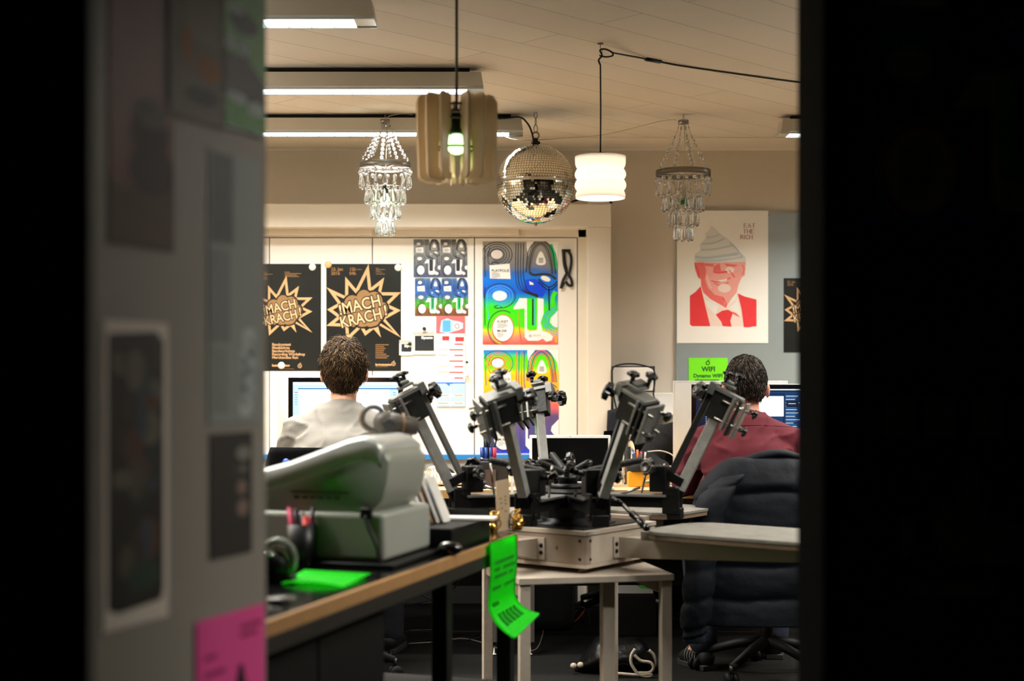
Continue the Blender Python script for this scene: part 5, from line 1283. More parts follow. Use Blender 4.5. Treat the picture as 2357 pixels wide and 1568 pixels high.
# turntable and hub
mb = MB(); mb.push(Matrix.Rotation(th,4,'Z')); mb.b2(-.20,.20,-.20,.20,.142,.147,BMET,bev=.001); mb.pop(); mb.lathe([(.17,.146),(.17,.151),(.115,.156),(.115,.166)],BMET,36); mb.build('turntable_plate', press)
mb = MB(); mb.lathe([(.098,.160),(.098,.255),(.090,.265)],BMET,8,sm=False); mb.lathe([(.066,.262),(.066,.276),(.058,.282)],BMET,28); mb.lathe([(.034,.280),(.034,.296),(.040,.299),(.040,.307),(.030,.312),(.030,.318),(.034,.321),(.030,.327),(.015,.334),(.012,.342),(0,.344)],ALUD,20)
hub = mb.build('hub', press)
for a in range(8):
    an = 2*PI*(a+.5)/8+R(0); mb = MB(); d = Vector((math.cos(an),math.sin(an),0)); mb.lathe([(.016,0),(.017,.006),(.010,.007),(.009,.002)],ALUD,14,axis=d,c=d*.0895+Vector((0,0,.215))); mb.build('socket_bolt', hub)
def star(mb, c, axis, r=.030, h=.020, m=None, lobes=7):
    q = Vector(axis).normalized().to_track_quat('Z','Y').to_matrix().to_4x4()
    mb.push(Matrix.Translation(c) @ q)
    poly = []
    for i in range(lobes*6):
        a = 2*PI*i/(lobes*6); poly.append(((r*(.87+.13*math.cos(lobes*a)))*math.cos(a),(r*(.87+.13*math.cos(lobes*a)))*math.sin(a)))
    mb.push(Matrix.Translation((0,0,.004))); mb.prism(poly,h-.004,m or KNB,bev=.0025,sm=True); mb.pop()
    mb.lathe([(r*.35,-.012),(r*.35,.004)],m or KNB,12); mb.lathe([(r*.66,h),(r*.62,h+.003),(r*.50,h+.0035),(r*.46,h+.0015),(0,h+.001)],m or KNB,20,cap=False)
    mb.pop()
def arm(ang, lean=0, handle=False, flip=1, bars=2, dr=0, twist=0):
    """one print head: lower frame, swing arm and screen clamp; local x points outwards"""
    root_m = Matrix.Rotation(ang,4,'Z') @ Matrix.Translation((dr,0,0))
    def B(): b = MB(); b.push(root_m); return b
    mb = B(); mb.b2(.085,.40,-.028,.028,.205,.245,BMET,bev=.002); mb.b2(.12,.36,-.045,.045,.243,.251,ALUG if not handle else BMET,bev=.001)
    mb.b2(.345,.405,-.036,-.026,.185,.275,BMET,bev=.003); mb.b2(.345,.405,.026,.036,.185,.275,BMET,bev=.003); mb.cyl((.375,-.040,.255),(.375,.040,.255),.006,BOLT,10)
    mb.cyl((.39,-.040,.20),(.39,.040,.20),.005,BOLT,10); mb.b2(.36,.41,-.030,.030,.165,.205,BMET,bev=.003)
    a_ = mb.build('print_arm', press)
    # swing arm
    p0 = Vector((.375,0,.215)); p1 = Vector((.568,lean,.605)); d = (p1-p0).normalized(); nrm = Vector((d.z,0,-d.x)); L_ = (p1-p0).length
    yv = d.cross(Vector((1,0,0))).normalized(); xv = yv.cross(d).normalized()
    q = Matrix.Translation(p0) @ Matrix(((xv.x,yv.x,d.x,0),(xv.y,yv.y,d.y,0),(xv.z,yv.z,d.z,0),(0,0,0,1)))   # local z along the arm, x outwards
    mb = B(); mb.push(q); mb.b2(-.018,.018,-.016,.016,-.02,L_*.98,ALUB,bev=.002); mb.b2(-.0185,.0185,-.0165,.0165,-.04,.06,BMET); mb.build('swing_bar', a_)
    if bars > 1:
        mb = B(); mb.push(q); mb.b2(-.058,-.040,-.016,.016,.07,L_*.93,ALUG,bev=.002) if flip < 0 else mb.b2(-.062,-.042,-.016,.016,.10,L_*.93,ALUD,bev=.002); mb.b2(-.062,.0,-.018,.018,.07,.10,BMET); mb.build('second_bar', a_)
    q = q @ Matrix.Rotation(twist,4,'Z')
    # clamp head
    mb = B(); mb.push(q); z = L_
    mb.b2(-.040,.024,-.027,.027,z-.105,z-.005,ALUD,bev=.003); mb.b2(-.045,.060,-.034,.034,z-.010,z+.004,ALUG,bev=.002); mb.b2(-.066,-.04,-.035,.035,z-.03,z+.012,ALUG,bev=.002)
    mb.box((-.008,0,z+.022),(.05,.06,.010),ALUG,bev=.002); mb.box((-.008,0,z+.034),(.03,.05,.010),ALUG,bev=.002)
    mb.build('clamp_block', a_)
    for xx in (.036,.058,.080):
        mb = B(); mb.push(q); mb.b2(xx-.0045,xx+.0045,-.044,.044,z-.125-.01*(xx>.05),z-.004,ALUG if xx != .058 else ALUD,bev=.0015); mb.build('clamp_plate', a_)
    mb = B(); mb.push(q)
    for yy in (-.032,.032):
        for zz in (z-.03,z-.095): mb.cyl((.0,yy,zz),(.104,yy,zz),.0045,STEEL,8)
    mb.build('clamp_rods', a_)
    def knob(c, ax, r, h=.02):
        b = B(); b.push(q); star(b, c, ax, r, h); b.build('star_knob', a_)
    knob((-.022,-.022,z+.050),(-.15,0,1),.022,.014); knob((.012,.024,z+.056),(.1,0,1),.022,.014)
    mb = B(); mb.push(q); mb.cyl((-.022,-.022,z+.02),(-.022,-.022,z+.05),.006,KNB,8); mb.cyl((.012,.024,z+.02),(.012,.024,z+.056),.006,KNB,8); mb.build('knob_stem', a_)
    knob((-.076,-.030*flip,z-.035),(-.8,-.55*flip,.15),.031,.024); knob((-.060,.034*flip,z-.055),(-.8,.45*flip,0),.024,.02)
    knob((.104,.030,z-.03),(1,0,0),.018,.014); knob((.104,-.030,z-.095),(1,0,0),.018,.014)
    # pivot knobs and the return spring
    b = B(); star(b,(.31,-.066,.345),(-.5,-.8,.25),.030,.022); b.build('star_knob', a_)
    b = B(); star(b,(.335,.066,.325),(-.4,.8,.25),.027,.02); b.build('star_knob', a_)
    mb = B(); mb.tube([(.31,-.06,.34),(.325,0,.33),(.335,.06,.32)],.010,BMET,8,smooth=False); mb.b2(.30,.36,-.036,.036,.26,.35,BMET,bev=.004); mb.build('pivot_block', a_)
    mb = B(); a0 = Vector((.035,0,.318)); a1 = Vector((.30,0,.375)); n = 150
    mb.cyl(a0,a0.lerp(a1,.12),.003,STEEL,6); mb.cyl(a0.lerp(a1,.88),a1,.003,STEEL,6); mb.cyl(a0.lerp(a1,.12),a0.lerp(a1,.88),.0105,ALUD,12)
    for i in range(34):
        c_ = a0.lerp(a1,.13+.74*i/33); mb.torus(c_,.0108,.0022,ALUD,axis=a1-a0,n=12,k=5)
    mb.build('spring', a_)
    mb = B(); mb.cyl((.26,.03,.25),(.28,.05,.36),.004,STEEL,8); mb.cyl((.20,-.03,.25),(.27,-.045,.275),.005,STEEL,8); mb.build('rod', a_)
    if handle:
        mb = B(); mb.cyl((.30,.075,.25),(.36,.085,.235),.009,BMET,10); mb.cyl((.33,.085,.245),(.50,.11,.185),.007,STEEL,10); mb.cyl((.43,.10,.21),(.53,.115,.175),.012,KNB,14); mb.sph((.532,.1155,.1745),.013,KNB,12,8); mb.build('handle', a_)
    return a_
arm(R(-17), flip=1)
arm(R(-77), lean=.075, flip=1, handle=True, twist=R(38))
arm(R(-113), lean=-.014, flip=-1, bars=1, twist=R(-48))
arm(R(-161), flip=-1, dr=.025)
arm(R(100), flip=1, bars=1, twist=R(65))
# ================================================================ WORKBENCH IN THE FOREGROUND
BZ = .76
cF = PZ(1193,1227,BZ); cN = PZ(612,1430,BZ)
dv = (cF-cN).normalized(); brz = math.atan2(dv.y,dv.x)-PI/2
WOODE = mat('bench_wood_edge','#a87e4e',.5,var=.15,scale=22); BTOP = mat('bench_top_black','#080808',.16,var=.2,spec=.5); BST = mat('bench_steel','#26231f',.5,metal=.2,var=.15)
bench = thing('workbench','black topped workbench with a raw wood edge in the left foreground','workbench',(cF.x,cF.y,0),brz)
BL = 1.80; BW = .80
mb = MB(); mb.b2(-BW,0,-BL,0,BZ-.034,BZ-.002,WOODE,bev=.002); mb.build('wooden_board', bench)
mb = MB(); mb.b2(-BW+.002,-.012,-BL+.002,-.004,BZ-.004,BZ,BTOP,bev=.001); mb.build('top_sheet', bench)
mb = MB(); mb.b2(-BW+.01,-.002,-BL+.01,-.005,BZ-.070,BZ-.034,BST,bev=.002); mb.build('steel_frame', bench)
for x,y in ((-.03,-.035),(-.03,-.60),(-.03,-1.74),(-.77,-.035),(-.77,-.60),(-.77,-1.74)):
    mb = MB(); mb.b2(x-.022,x+.022,y-.022,y+.022,0,BZ-.07,BMET,bev=.002); mb.build('leg', bench)
BSH = mat('shelf_brown','#1d1813',.7,spec=.2,var=.15)
mb = MB(); mb.b2(-.76,-.005,-1.0,-.01,.285,.31,BSH,bev=.002); mb.build('lower_shelf', bench)
mb = MB(); mb.lathe([(.016,0),(.018,.008),(.010,.014),(0,.015)],CHROME,16,axis=(1,0,0),c=(-.002,-1.71,BZ-.052)); mb.build('frame_cap', bench)
BM = bench.matrix_basis if False else Matrix.Translation((cF.x,cF.y,0)) @ Matrix.Rotation(brz,4,'Z')
def W(x,y,z=0): return BM @ Vector((x,y,z))
def loc_at(px,py,z=BZ):
    return PZ(px,py,z)
p = W(-.36,-1.32); mb = MB()
t = thing('under_bench_cabinet','black cabinet standing under the near end of the workbench','cabinet',(p.x,p.y,0),brz)
mb.b2(-.33,.30,-.38,.38,0,BZ-.08,mat('cabinet_black','#050506',.6,spec=.2),bev=.004); mb.build('body', t)
mb = MB(); mb.b2(.300,.308,-.37,-.01,.02,BZ-.10,mat('cabinet_door','#07080a',.5,spec=.3)); mb.build('door', t)
mb = MB(); mb.b2(.300,.308,.0,.37,.02,BZ-.10,mat('cabinet_door','#07080a',.5,spec=.3)); mb.build('door', t)
# things on the lower shelf
for k,(x,y,s,lab) in enumerate(((-.10,-.62,.05,'small crumpled pale cloth at the left on the lower bench shelf'),(-.12,-.50,.045,'small crumpled pale cloth at the right on the lower bench shelf'))):
    p = W(x,y,.31); mb = MB(); mb.sph((0,0,s*.45),s,None,20,12,sc=(1,.8,.5))
    for v in mb.bm.verts: v.co += v.co.normalized()*.012*noise.noise(v.co*60)
    mb.mats=[mat('cloth_pale','#7d7468',.9)]; tag(mb.build('cloth',None,p),lab,'cloth','cloths on the bench shelf')
for k,(x,y) in enumerate(((-.05,-.56),(-.07,-.44))):
    p = W(x,y,.31); mb = MB(); mb.lathe([(.012,0),(.013,.02),(.011,.045),(.006,.052),(0,.053)],CHROME,14); tag(mb.build('metal_bottle_top',None,p),('left' if k == 0 else 'right')+' one of two small shiny tins on the lower bench shelf','tin','tins on the bench shelf')

# ---- silver grey desktop machine
pm = PZ(884,1296,BZ+.012)
t = thing('desktop_machine','silver grey desktop machine with a sloping rounded lid on the workbench','machine',(pm.x,pm.y,BZ),brz)
MSIL = mat('machine_silver','#d2d4ce',.28,metal=.25,var=.02,coat=.3); MGRY = mat('machine_grey','#a3a79a',.38,metal=.1,var=.03); MBAS = mat('machine_base_light','#a9ada2',.32,metal=.1,var=.03)
mb = MB(); mb.b2(-.47,.035,-.03,.40,0,.012,BMET,bev=.003); mb.build('base_plate', t)
mb = MB(); mb.b2(-.46,.0,0,.335,.012,.135,MBAS,bev=.014,seg=3); mb.build('lower_body', t)
# upper body lofted along y
def msec(y, k):
    z0 = .128; q = 1-.10*k
    pts = [(-.44,z0),(-.05,z0),(-.012,z0+.035),(.000,z0+.08),(.006*q,z0+.125),(.006*q,z0+.145*q),(-.008,z0+.162*q),(-.035,z0+.180*q),(-.075,z0+.176*q),(-.16,z0+.150*q),(-.26,z0+.118*q),(-.36,z0+.094*q),(-.44,z0+.080*q)]
    return [(x,y,z) for x,z in pts]
mb = MB(); mb.loft([msec(.012,.9),msec(.020,.35),msec(.04,.05),msec(.10,0),msec(.22,0),msec(.26,.15),msec(.28,.7)],MGRY,sm=True); ub = mb.build('upper_body', t)
def lsec(y,k):
    z0 = .128; e = .012*(1-k)
    top = [(-.445,.080),(-.36,.090),(-.26,.116),(-.16,.152),(-.10,.174),(-.060,.182),(-.030,.176),(-.012,.160)]
    up = [(x,y,z0+z+.016*(1-k)) for x,z in top]; dn = [(x,y,z0+z-.030-.018*(1-k)) for x,z in top][::-1]
    return up+dn
mb = MB(); mb.loft([lsec(.002,.9),lsec(.006,.4),lsec(.016,.05),lsec(.06,0),lsec(.25,0),lsec(.285,.5)],MSIL,sm=True); mb.build('lid', t)
mb = MB(); 
for i in range(6): mb.b2(-.25+i*.022,-.235+i*.022,.0102,.0125,.165,.172,mat('panel_text','#3d453a',.6))
mb.b2(-.26,-.10,.0105,.0122,.180,.184,mat('panel_text','#3d453a',.6)); mb.build('control_panel', ub)
mb = MB(); mb.box((-.045,-.006,.135),(.030,.018,.026),BMET,bev=.004)
mb.tube([(-.045,-.012,.128),(-.035,-.016,.10),(-.014,-.016,.055),(-.006,-.015,.015),(.002,.0,.008)],.0045,CORDB,8); mb.build('cable', t)
# tape gun lying on the machine
pg = Vector((P(893,1030,3.86).x,3.86,BZ+.128+.176+.017))
t = thing('tape_gun','grey and brown hand tape dispenser lying on top of the desktop machine','tape dispenser',(pg.x,pg.y,pg.z),R(8))
TG = mat('tapegun_grey','#5c564e',.45,var=.15); TB = mat('tape_brown','#9a7450',.4,var=.2)
k = 3.86/F
mb = MB(); mb.torus((-34*k,0,.042),.030,.007,TG,axis=(.15,1,0),n=28,k=8); mb.torus((-34*k,.012,.040),.034,.004,TB,axis=(.15,1,0),n=28,k=8); mb.build('tape_roll', t)
mb = MB(); mb.cyl((-8*k,0,.030),(62*k,.02,.018),.030,TG,20,r2=.024); mb.sph((-8*k,0,.030),.031,TG,18,12); mb.sph((62*k,.02,.018),.024,TG,16,10,sc=(.6,1,1)); mb.build('handle', t)
mb = MB(); mb.cyl((0,-.022,.024),(0,-.036,.022),.016,KNB,14); mb.torus((34*k,.012,.024),.0285,.003,TB,axis=(1,.1,-.1),n=20,k=6); mb.build('knob', t)

# pen cup
pp = PZ(692,1302,BZ); t = thing('pen_cup','black cylindrical pen cup with pens in front of the grey machine','pen cup',pp)
kk = pp.y/F
mb = MB(); mb.lathe([(.034,0),(.036,.003),(.0385,.105),(.036,.105),(.033,.006)],mat('cup_black','#161615',.4),28); mb.build('cup', t)
PK = mat('pen_pink','#c23f62',.4); PO = mat('pen_coral','#f0564a',.4)
for dx,dy,h,r_,c in ((-.022,0,.138,.006,PK),(-.028,.010,.142,.005,PK),(-.010,0,.135,.008,INK),(.026,.006,.142,.0055,INK),(.012,-.006,.118,.008,PO),(.020,.004,.116,.007,PK),(.004,.010,.128,.005,INK)):
    mb = MB(); mb.cyl((dx*.5,dy*.5,.01),(dx*1.15,dy*1.2,h),r_,c,10); mb.sph((dx*1.15,dy*1.2,h),r_,c,8,6); mb.build('pen', t)
# roll of clear tape on its dark stand
pp = PZ(640,1338,BZ); t = thing('tape_stand','dark tape stand with a clear roll at the near left of the workbench','tape stand',pp)
mb = MB(); mb.torus((0,0,.052),.038,.012,mat('clear_tape','#b8c4b4',.1,trans=.75,ior=1.3),axis=(.3,1,0),n=30,k=10); mb.torus((0,0,.052),.024,.008,PAPER,axis=(.3,1,0),n=30,k=8); mb.build('tape_roll', t)
mb = MB(); mb.sph((-.012,0,.036),.036,BMET,20,14,sc=(1.2,1,1)); mb.b2(-.06,.04,-.03,.03,0,.012,BMET,bev=.004); mb.sph((-.030,-.022,.062),.012,CHROME,12,8,sc=(2.2,1,.7)); mb.build('stand', t)
mb = MB(); q_ = PZ(648,1385,BZ); mb.lathe([(.03,0),(.033,.004),(.030,.010),(0,.011)],mat('lid_clear','#8f8c84',.15,trans=.5),20); tag(mb.build('clear_lid',None,q_),'small clear lid near the wooden edge at the near left of the workbench','lid')
# neon green sheet lying on the top
NEON = mat('neon_green','#10f60c',.5,var=.03,emit='#2cff20',es=.0); NEONT = mat('neon_print','#0aa80a',.5)
a,b,c,d = PZ(645,1345,BZ+.002),PZ(700,1317,BZ+.002),PZ(855,1326,BZ+.002),PZ(790,1352,BZ+.002)
mb = MB(); o0 = a.copy()
def gs(u,v):
    p = a.lerp(d,u).lerp(b.lerp(c,u),v); z = .003+.008*math.sin(u*PI)*(1-v)+.005*(v); return (p.x-o0.x,p.y-o0.y,z)
mb.grid(gs,16,6,NEON,thick=.0012); tag(mb.build('green_flyer',None,(o0.x,o0.y,BZ)),'neon green flyer lying flat on the black workbench top','flyer')
# black tray with booklets
pt = W(-.17,-.30,BZ); t = thing('letter_tray','black letter tray on the workbench behind the grey machine','tray',(pt.x,pt.y,BZ),brz)
TRB = mat('tray_black','#070707',.5,spec=.25)
mb = MB()
mb.b2(-.24,.135,-.13,.13,0,.006,TRB); mb.b2(-.24,.135,-.13,-.125,0,.06,TRB); mb.b2(-.24,.135,.125,.13,0,.085,TRB); mb.b2(-.24,-.235,-.13,.13,0,.075,TRB); mb.b2(.13,.135,-.13,.13,0,.060,TRB); mb.b2(-.24,.135,-.13,.13,.055,.058,TRB); mb.build('tray', t)
pt2 = W(-.055,-.50,BZ); mb = MB(); mb.b2(-.07,.03,-.035,.06,0,.065,TRB,bev=.004); tag(mb.build('black_box',None,(pt2.x,pt2.y,BZ),(0,0,brz)),'small black box squeezed between the grey machine and the letter tray','box')
cols = ((PK,'#d04a5c'),(mat('bk_blue','#2f5fb0',.5),0),(mat('bk_red','#b8323a',.5),0),(PCR,0),(PAPER,0),(mat('bk_brown','#8c6a48',.5),0),(PAPER,0),(PAPER,0))
labs = ['pink booklet leaning at the left of the row behind the grey machine','blue booklet leaning beside the pink one behind the grey machine','red booklet leaning third from left behind the grey machine','cream booklet leaning in the row behind the grey machine',
        'tall white booklet leaning in the middle of the row','brown booklet leaning between two white ones','white booklet leaning right of the brown one','outermost white booklet at the right end of the leaning row']
for i in range(8):
    pxb = (930,941,953,968,982,996,1008,1020)[i]; yb = 4.02-.008*i*0; ht = (.085,.095,.09,.13,.165,.12,.15,.14)[i]
    zb = BZ+.059
    base = Vector((P(pxb+10,1180,4.0+.012*i).x,4.0+.012*i,zb)); mb = MB(); th_ = (.010,.008,.010,.008,.010,.008,.006,.004)[i]
    mb.box((0,0,ht/2),(th_,.15,ht),cols[i][0],bev=.001); mb.box((-th_*.5-.0004,-.01,ht*.6),(.0006,.10,ht*.3),(RED,PB,LB,SALMON,CORAL,TAN,RED,LB)[i])
    mb.box((0,-.0755,ht*.5),(th_*.5,.0006,ht*.8),(CORAL,SALMON,PAPER,TAN,PB,PAPER,PB,PB)[i])
    tag(mb.build('booklet',None,base,(R(-4),R(-19-2.5*(i>3)),R(-18+i*2))),labs[i],'booklet','booklets leaning behind the grey machine')
p = W(-.10,-.28,BZ+.0605); mb = MB(); mb.box((.02,.06,.004),(.15,.07,.006),PAPER,rot=(0,0,.12)); tag(mb.build('paper_stack',None,(p.x,p.y,p.z-.0005),(0,0,brz)),'thin stack of white paper on the black letter tray','paper')
# cardboard card with golden twists
pcd = PZ(1160,1222,BZ); CRD = mat('kraft_card','#c4ab88',.65,var=.06)
kd = pcd.y/F; t = thing('kraft_card','upright kraft cardboard card at the far corner of the workbench','card',pcd,R(52))
mb = MB(); hh = 118*kd; 
mb.push(Matrix.Rotation(R(-4),4,'X')); mb.push(Matrix.Rotation(PI/2,4,'X')); mb.prism([(-.035,0),(.030,0),(.036,hh),(-.030,hh*.97)],.003,CRD,bev=.0006); mb.pop()
for i,(x,z) in enumerate(((-.012,.10),(-.010,.086),(.012,.105),(.012,.094),(.012,.083),(-.008,.07),(.010,.06))): mb.box((x,-.0035,z),(.010,.0008,.005),mat('faint_print','#97805f',.7))
mb.build('card', t)
GOLD = mat('gold_foil','#d8b468',.18,metal=1,var=.15,scale=40,col2='#c08030')
for j,(px_,py_) in enumerate(((1133,1190),(1190,1188))):
    p = P(px_,py_,pcd.y-.03 if j == 0 else pcd.y+.02); base = Vector((p.x,p.y,BZ)); mb = MB(); rnd = random.Random(j+3)
    for i in range(9):
        c = Vector((rnd.uniform(-.014,.014),rnd.uniform(-.012,.012),rnd.uniform(.018,.055))); r_ = rnd.uniform(.009,.017)
        mb.torus(c,r_,.0028,GOLD,axis=(rnd.uniform(-1,1),rnd.uniform(-1,1),rnd.uniform(-1,1)),n=18,k=6)
    mb.lathe([(.016,0),(.018,.008),(.010,.030),(0,.035)],GOLD,12)
    tag(mb.build('gold_ribbon',None,base),('left' if j == 0 else 'right')+' of two curled gold foil ribbons beside the upright kraft card','ribbon')
# mouse-like glossy thing near the edge
pmz = PZ(1036,1277,BZ); mb = MB(); mb.sph((0,0,.016),.034,mat('gloss_black','#0d0d0e',.1,spec=.8),22,12,sc=(1,.75,.55)); mb.sph((-.006,-.002,.026),.022,CHROME,16,8,sc=(1,.7,.4)); tag(mb.build('computer_mouse',None,pmz),'black and silver computer mouse at the edge of the workbench','mouse')
# neon green strip hanging from the edge
t_o = W(.003,-.185,BZ+.001)
gw = .27
def strip(u,v):
    s_ = v*.285
    if s_ < .012: q_ = Vector((-.012+s_,0,0.001)); 
    # hangs down then curls outward
    zz = -s_; ox_ = 0; oy_ = 0
    if v > .58: k_ = (v-.58)/.42; zz = -.58*.285-.10*math.sin(k_*1.25); ox_ = .075*(1-math.cos(k_*1.55)); oy_ = .0
    base = Vector((.006+ox_+.004*math.sin(v*7), -gw/2+gw*u+.10*ox_, zz+.003+ox_*.45*(u-.3)))
    return base
mb = MB(); mb.grid(strip,10,40,NEON,thick=.0010); st_ = mb.build('green_strip',None,t_o,(0,0,brz))
mb = MB()
for v0,u0,u1 in ((.20,.15,.85),(.27,.15,.35),(.27,.45,.92),(.345,.15,.62),(.345,.70,.84),(.46,.12,.42),(.46,.55,.95),(.62,.15,.35)):
    mb.grid(lambda u,v: strip(u0+(u1-u0)*u, v0+.035*v)+Vector((.0024,0,0)),8,3,NEONT,thick=.0003)
for i in range(5): mb.grid(lambda u,v: strip(.2+.13*i+.07*u, .74+.13*v)+Vector((.0022,0,.0022)),3,6,NEONT,thick=.0003)
pr = mb.build('print', st_)
tag(st_,'long neon green paper strip hanging off the far corner of the workbench','paper strip')
# two steel table clamps? the small pale cable on the floor and the others
FLC = mat('cable_grey','#8d887c',.6)
for k,(pts,c,r_,lab) in enumerate(((((940,1482),(1000,1478),(1060,1470),(1100,1477),(1132,1488),(1160,1497)),FLC,.003,'thin grey cable snaking over the carpet past the desk leg'),
    (((940,1452),(1000,1452),(1080,1462),(1105,1460),(1100,1470),(1060,1474),(980,1473)),CORDB,.004,'black cable lying in a flat loop on the carpet under the workbench'),
    (((1206,1500),(1235,1494),(1248,1465),(1249,1448),(1236,1428),(1215,1408)),FLC,.003,'thin grey cable in a bow on the carpet behind the white table leg'))):
    mb = MB(); mb.tube([PZ(x,y,.004) for x,y in pts],r_,c,6); tag(mb.build('floor_cable'),lab,'cable')
mb = MB(); mb.tube([P(960,1340,6.4),P(972,1368,6.4),P(998,1380,6.4),P(1030,1368,6.4),P(1050,1348,6.4),P(1090,1310,6.3)],.004,CORDB,6); mb.tube([P(998,1380,6.4),P(960,1388,6.4),P(930,1396,6.4)],.003,CORDB,6); tag(mb.build('hanging_cable'),'black cable hanging in a loop below the left desk','cable')

# ---- things on the floor under and behind the press
BAGB = mat('bag_black_gloss','#040404',.35,spec=.4,bump=.8,bscale=18)
pb = PZ(1425,1545,0); t = thing('drawstring_bag','shiny black drawstring bag with a white rope on the carpet under the press table','bag',(pb.x,pb.y,0))
def bagr():
    mb = MB(); kb = pb.y/F
    rings = []
    for i in range(17):
        u = i/16; ang = PI*u; x = (-103+196*u)*kb; f = math.sin(ang)**.55
        hgt = (.155+.02*math.sin(u*9))*f*(1.0 if u > .3 else .55+u*1.5); dep = .13*f
        ring = []
        for a in range(24):
            th_ = 2*PI*a/24; w_ = .012*noise.noise(Vector((x*30,th_*2,4)))
            ring.append((x, (dep+w_)*math.cos(th_), max(.001,(hgt*.5+(hgt*.5+w_)*math.sin(th_)))))
        rings.append(ring)
    mb.loft(rings,BAGB); return mb
bagr().build('bag_body', t)
ROPE = mat('rope_white','#b8ab98',.8,var=.15,scale=120,bump=.5,bscale=400); kb = pb.y/F
mb = MB(); rp_ = [(1462,1494),(1453,1510),(1454,1530),(1468,1550),(1485,1558),(1500,1556),(1495,1552),(1470,1554),(1412,1550)]
mb.tube([(P(x,y,pb.y-.14).x-pb.x,-.14,max(.006,P(x,y,pb.y-.14).z)) for x,y in rp_],.0065,ROPE,8)
mb.tube([(P(x,y,pb.y-.135).x-pb.x,-.138,max(.006,P(x,y,pb.y-.135).z)) for x,y in ((1460,1508),(1475,1521),(1496,1525),(1504,1537),(1495,1548),(1470,1549))],.0065,ROPE,8)
mb.tube([(P(x,y,pb.y-.05).x-pb.x,-.05,max(.006,P(x,y,pb.y-.05).z)) for x,y in ((1494,1497),(1506,1510),(1508,1530),(1500,1548))],.0065,ROPE,8)
mb.build('rope', t)
for dx,dy in ((1320,1533),(1336,1531)):
    mb = MB(); p = P(dx,dy,pb.y-.06); mb.sph((p.x-pb.x,-.06,max(p.z,.012)),.014,ROPE,10,8,sc=(1,1,.9)); mb.build('rope_knot', t)
# dark backpack and its orange strap further back
pk = PZ(1262,1448,0); t = thing('backpack','black backpack with an orange strap loop standing on the carpet beyond the press table','backpack',(pk.x,pk.y,0))
mb = MB(); mb.box((0,0,.14),(.26,.20,.28),mat('pack_black','#070708',.8),bev=.06,seg=4); mb.build('pack_body', t)
mb = MB(); kb = pk.y/F; mb.tube([((x-1262)*kb,-.02,max(.006,(1448-y)*kb)) for x,y in ((1306,1400),(1322,1398),(1340,1396),(1352,1410),(1356,1440))],.010,INK,8,sq=.5); mb.tube([((x-1262)*kb,-.01,max(.006,(1448-y)*kb)) for x,y in ((1310,1432),(1325,1428),(1340,1412),(1345,1400),(1330,1396))],.009,mat('strap_orange','#a8381c',.7),8,sq=.5); mb.build('strap', t)
s = Sheet(.19,.13,PAPER,.002); s.frame(82,56,1412,1300)
s.poly([(1420,1300),(1478,1300),(1496,1346),(1470,1346),(1440,1325)],LGREEN,1); s.poly([(1412,1300),(1440,1325),(1420,1334),(1412,1334)],mat('print_pink','#e83a90',.5),2)
p = PZ(1412,1352,.20); tag(s.build('coloured_print',(X(1412,6.9)+.005,6.93,.19),(R(66),0,R(0))),'green and pink print leaning on the far chair base','print')
mb = MB(); mb.b2(X(1412,6.9),X(1412,6.9)+.20,6.84,6.935,0,.188,mat('crate_dark','#12110f',.8),bev=.004); tag(mb.build('dark_crate'),'dark crate on the carpet carrying the green and pink print','crate')

# ================================================================ OPEN DOOR LEAF WITH PAPERS, CORRIDOR SIDE
th_ = R(20.5)
pe = P(613,880,2.40); ux = Vector((math.sin(th_),math.cos(th_),0)); nn = Vector((math.cos(th_),-math.sin(th_),0))
LEAF = mat('door_leaf_grey','#9f998d',.5,var=.06,scale=3); LED = mat('door_edge','#8f887a',.5)
DW = .95
mb = MB(); mb.b2(-DW,0,0,.042,-0.0,2.5,LEAF,bev=.002)
leaf = mb.build('door_1', None, (pe.x,pe.y,.0), (0,0,R(90)-th_)); struct(leaf)
def onleaf(px,py):
    dx = (px-CX)/F; # ray (dx,1,.) meets plane through pe with normal nn
    s_ = (pe.x*nn.x+pe.y*nn.y)/(dx*nn.x+nn.y); Y_ = s_
    p = P(px,py,Y_); u = (p.x-pe.x)*ux.x+(p.y-pe.y)*ux.y
    return u, p.z
LR = (R(90),0,R(90)-th_)
def lsheet(name, label, pts4, paper, drawf, th=.0012, lift=0):
    """sheet pinned to the leaf; pts4 = left px, right px, top py, bottom py measured at the left edge"""
    x0,x1,yt,yb = pts4; u0,zt_ = onleaf(x0,yt); u1,_ = onleaf(x1,yt); _,zb_ = onleaf(x0,yb)
    S = Sheet(u1-u0, zt_-zb_, paper, th); drawf(S, u1-u0, zt_-zb_)
    p = Vector((pe.x,pe.y,0))+ux*u0+nn*(.0006+lift); p.z = zb_
    o = S.build(name, p, LR); tag(o, label, 'paper' if 'sheet' in name else 'poster', 'papers on the open door'); return o
OR = mat('poster_orange_red','#6e1d08',.5,var=.1,scale=3); DBRN = mat('poster_dark_brown','#3a2a22',.6); OCH = mat('poster_ochre','#5c4730',.6)
def d1(S,w,h):
    S.frame(100,100*h/w); H=100*h/w
    S.rect(0,H*.78,100,H,OCH,1); S.ell(62,H*.52,26,H*.055,mat('face_grey','#6d655c',.6),2); S.ell(62,H*.60,30,H*.09,DBRN,1); S.ell(66,H*.72,38,H*.09,DBRN,1); S.rect(84,0,100,H*.45,DBRN,1)
lsheet('orange_poster','orange red poster with a dark figure, high on the open door',(238+10,398,-120,560),OR,d1)
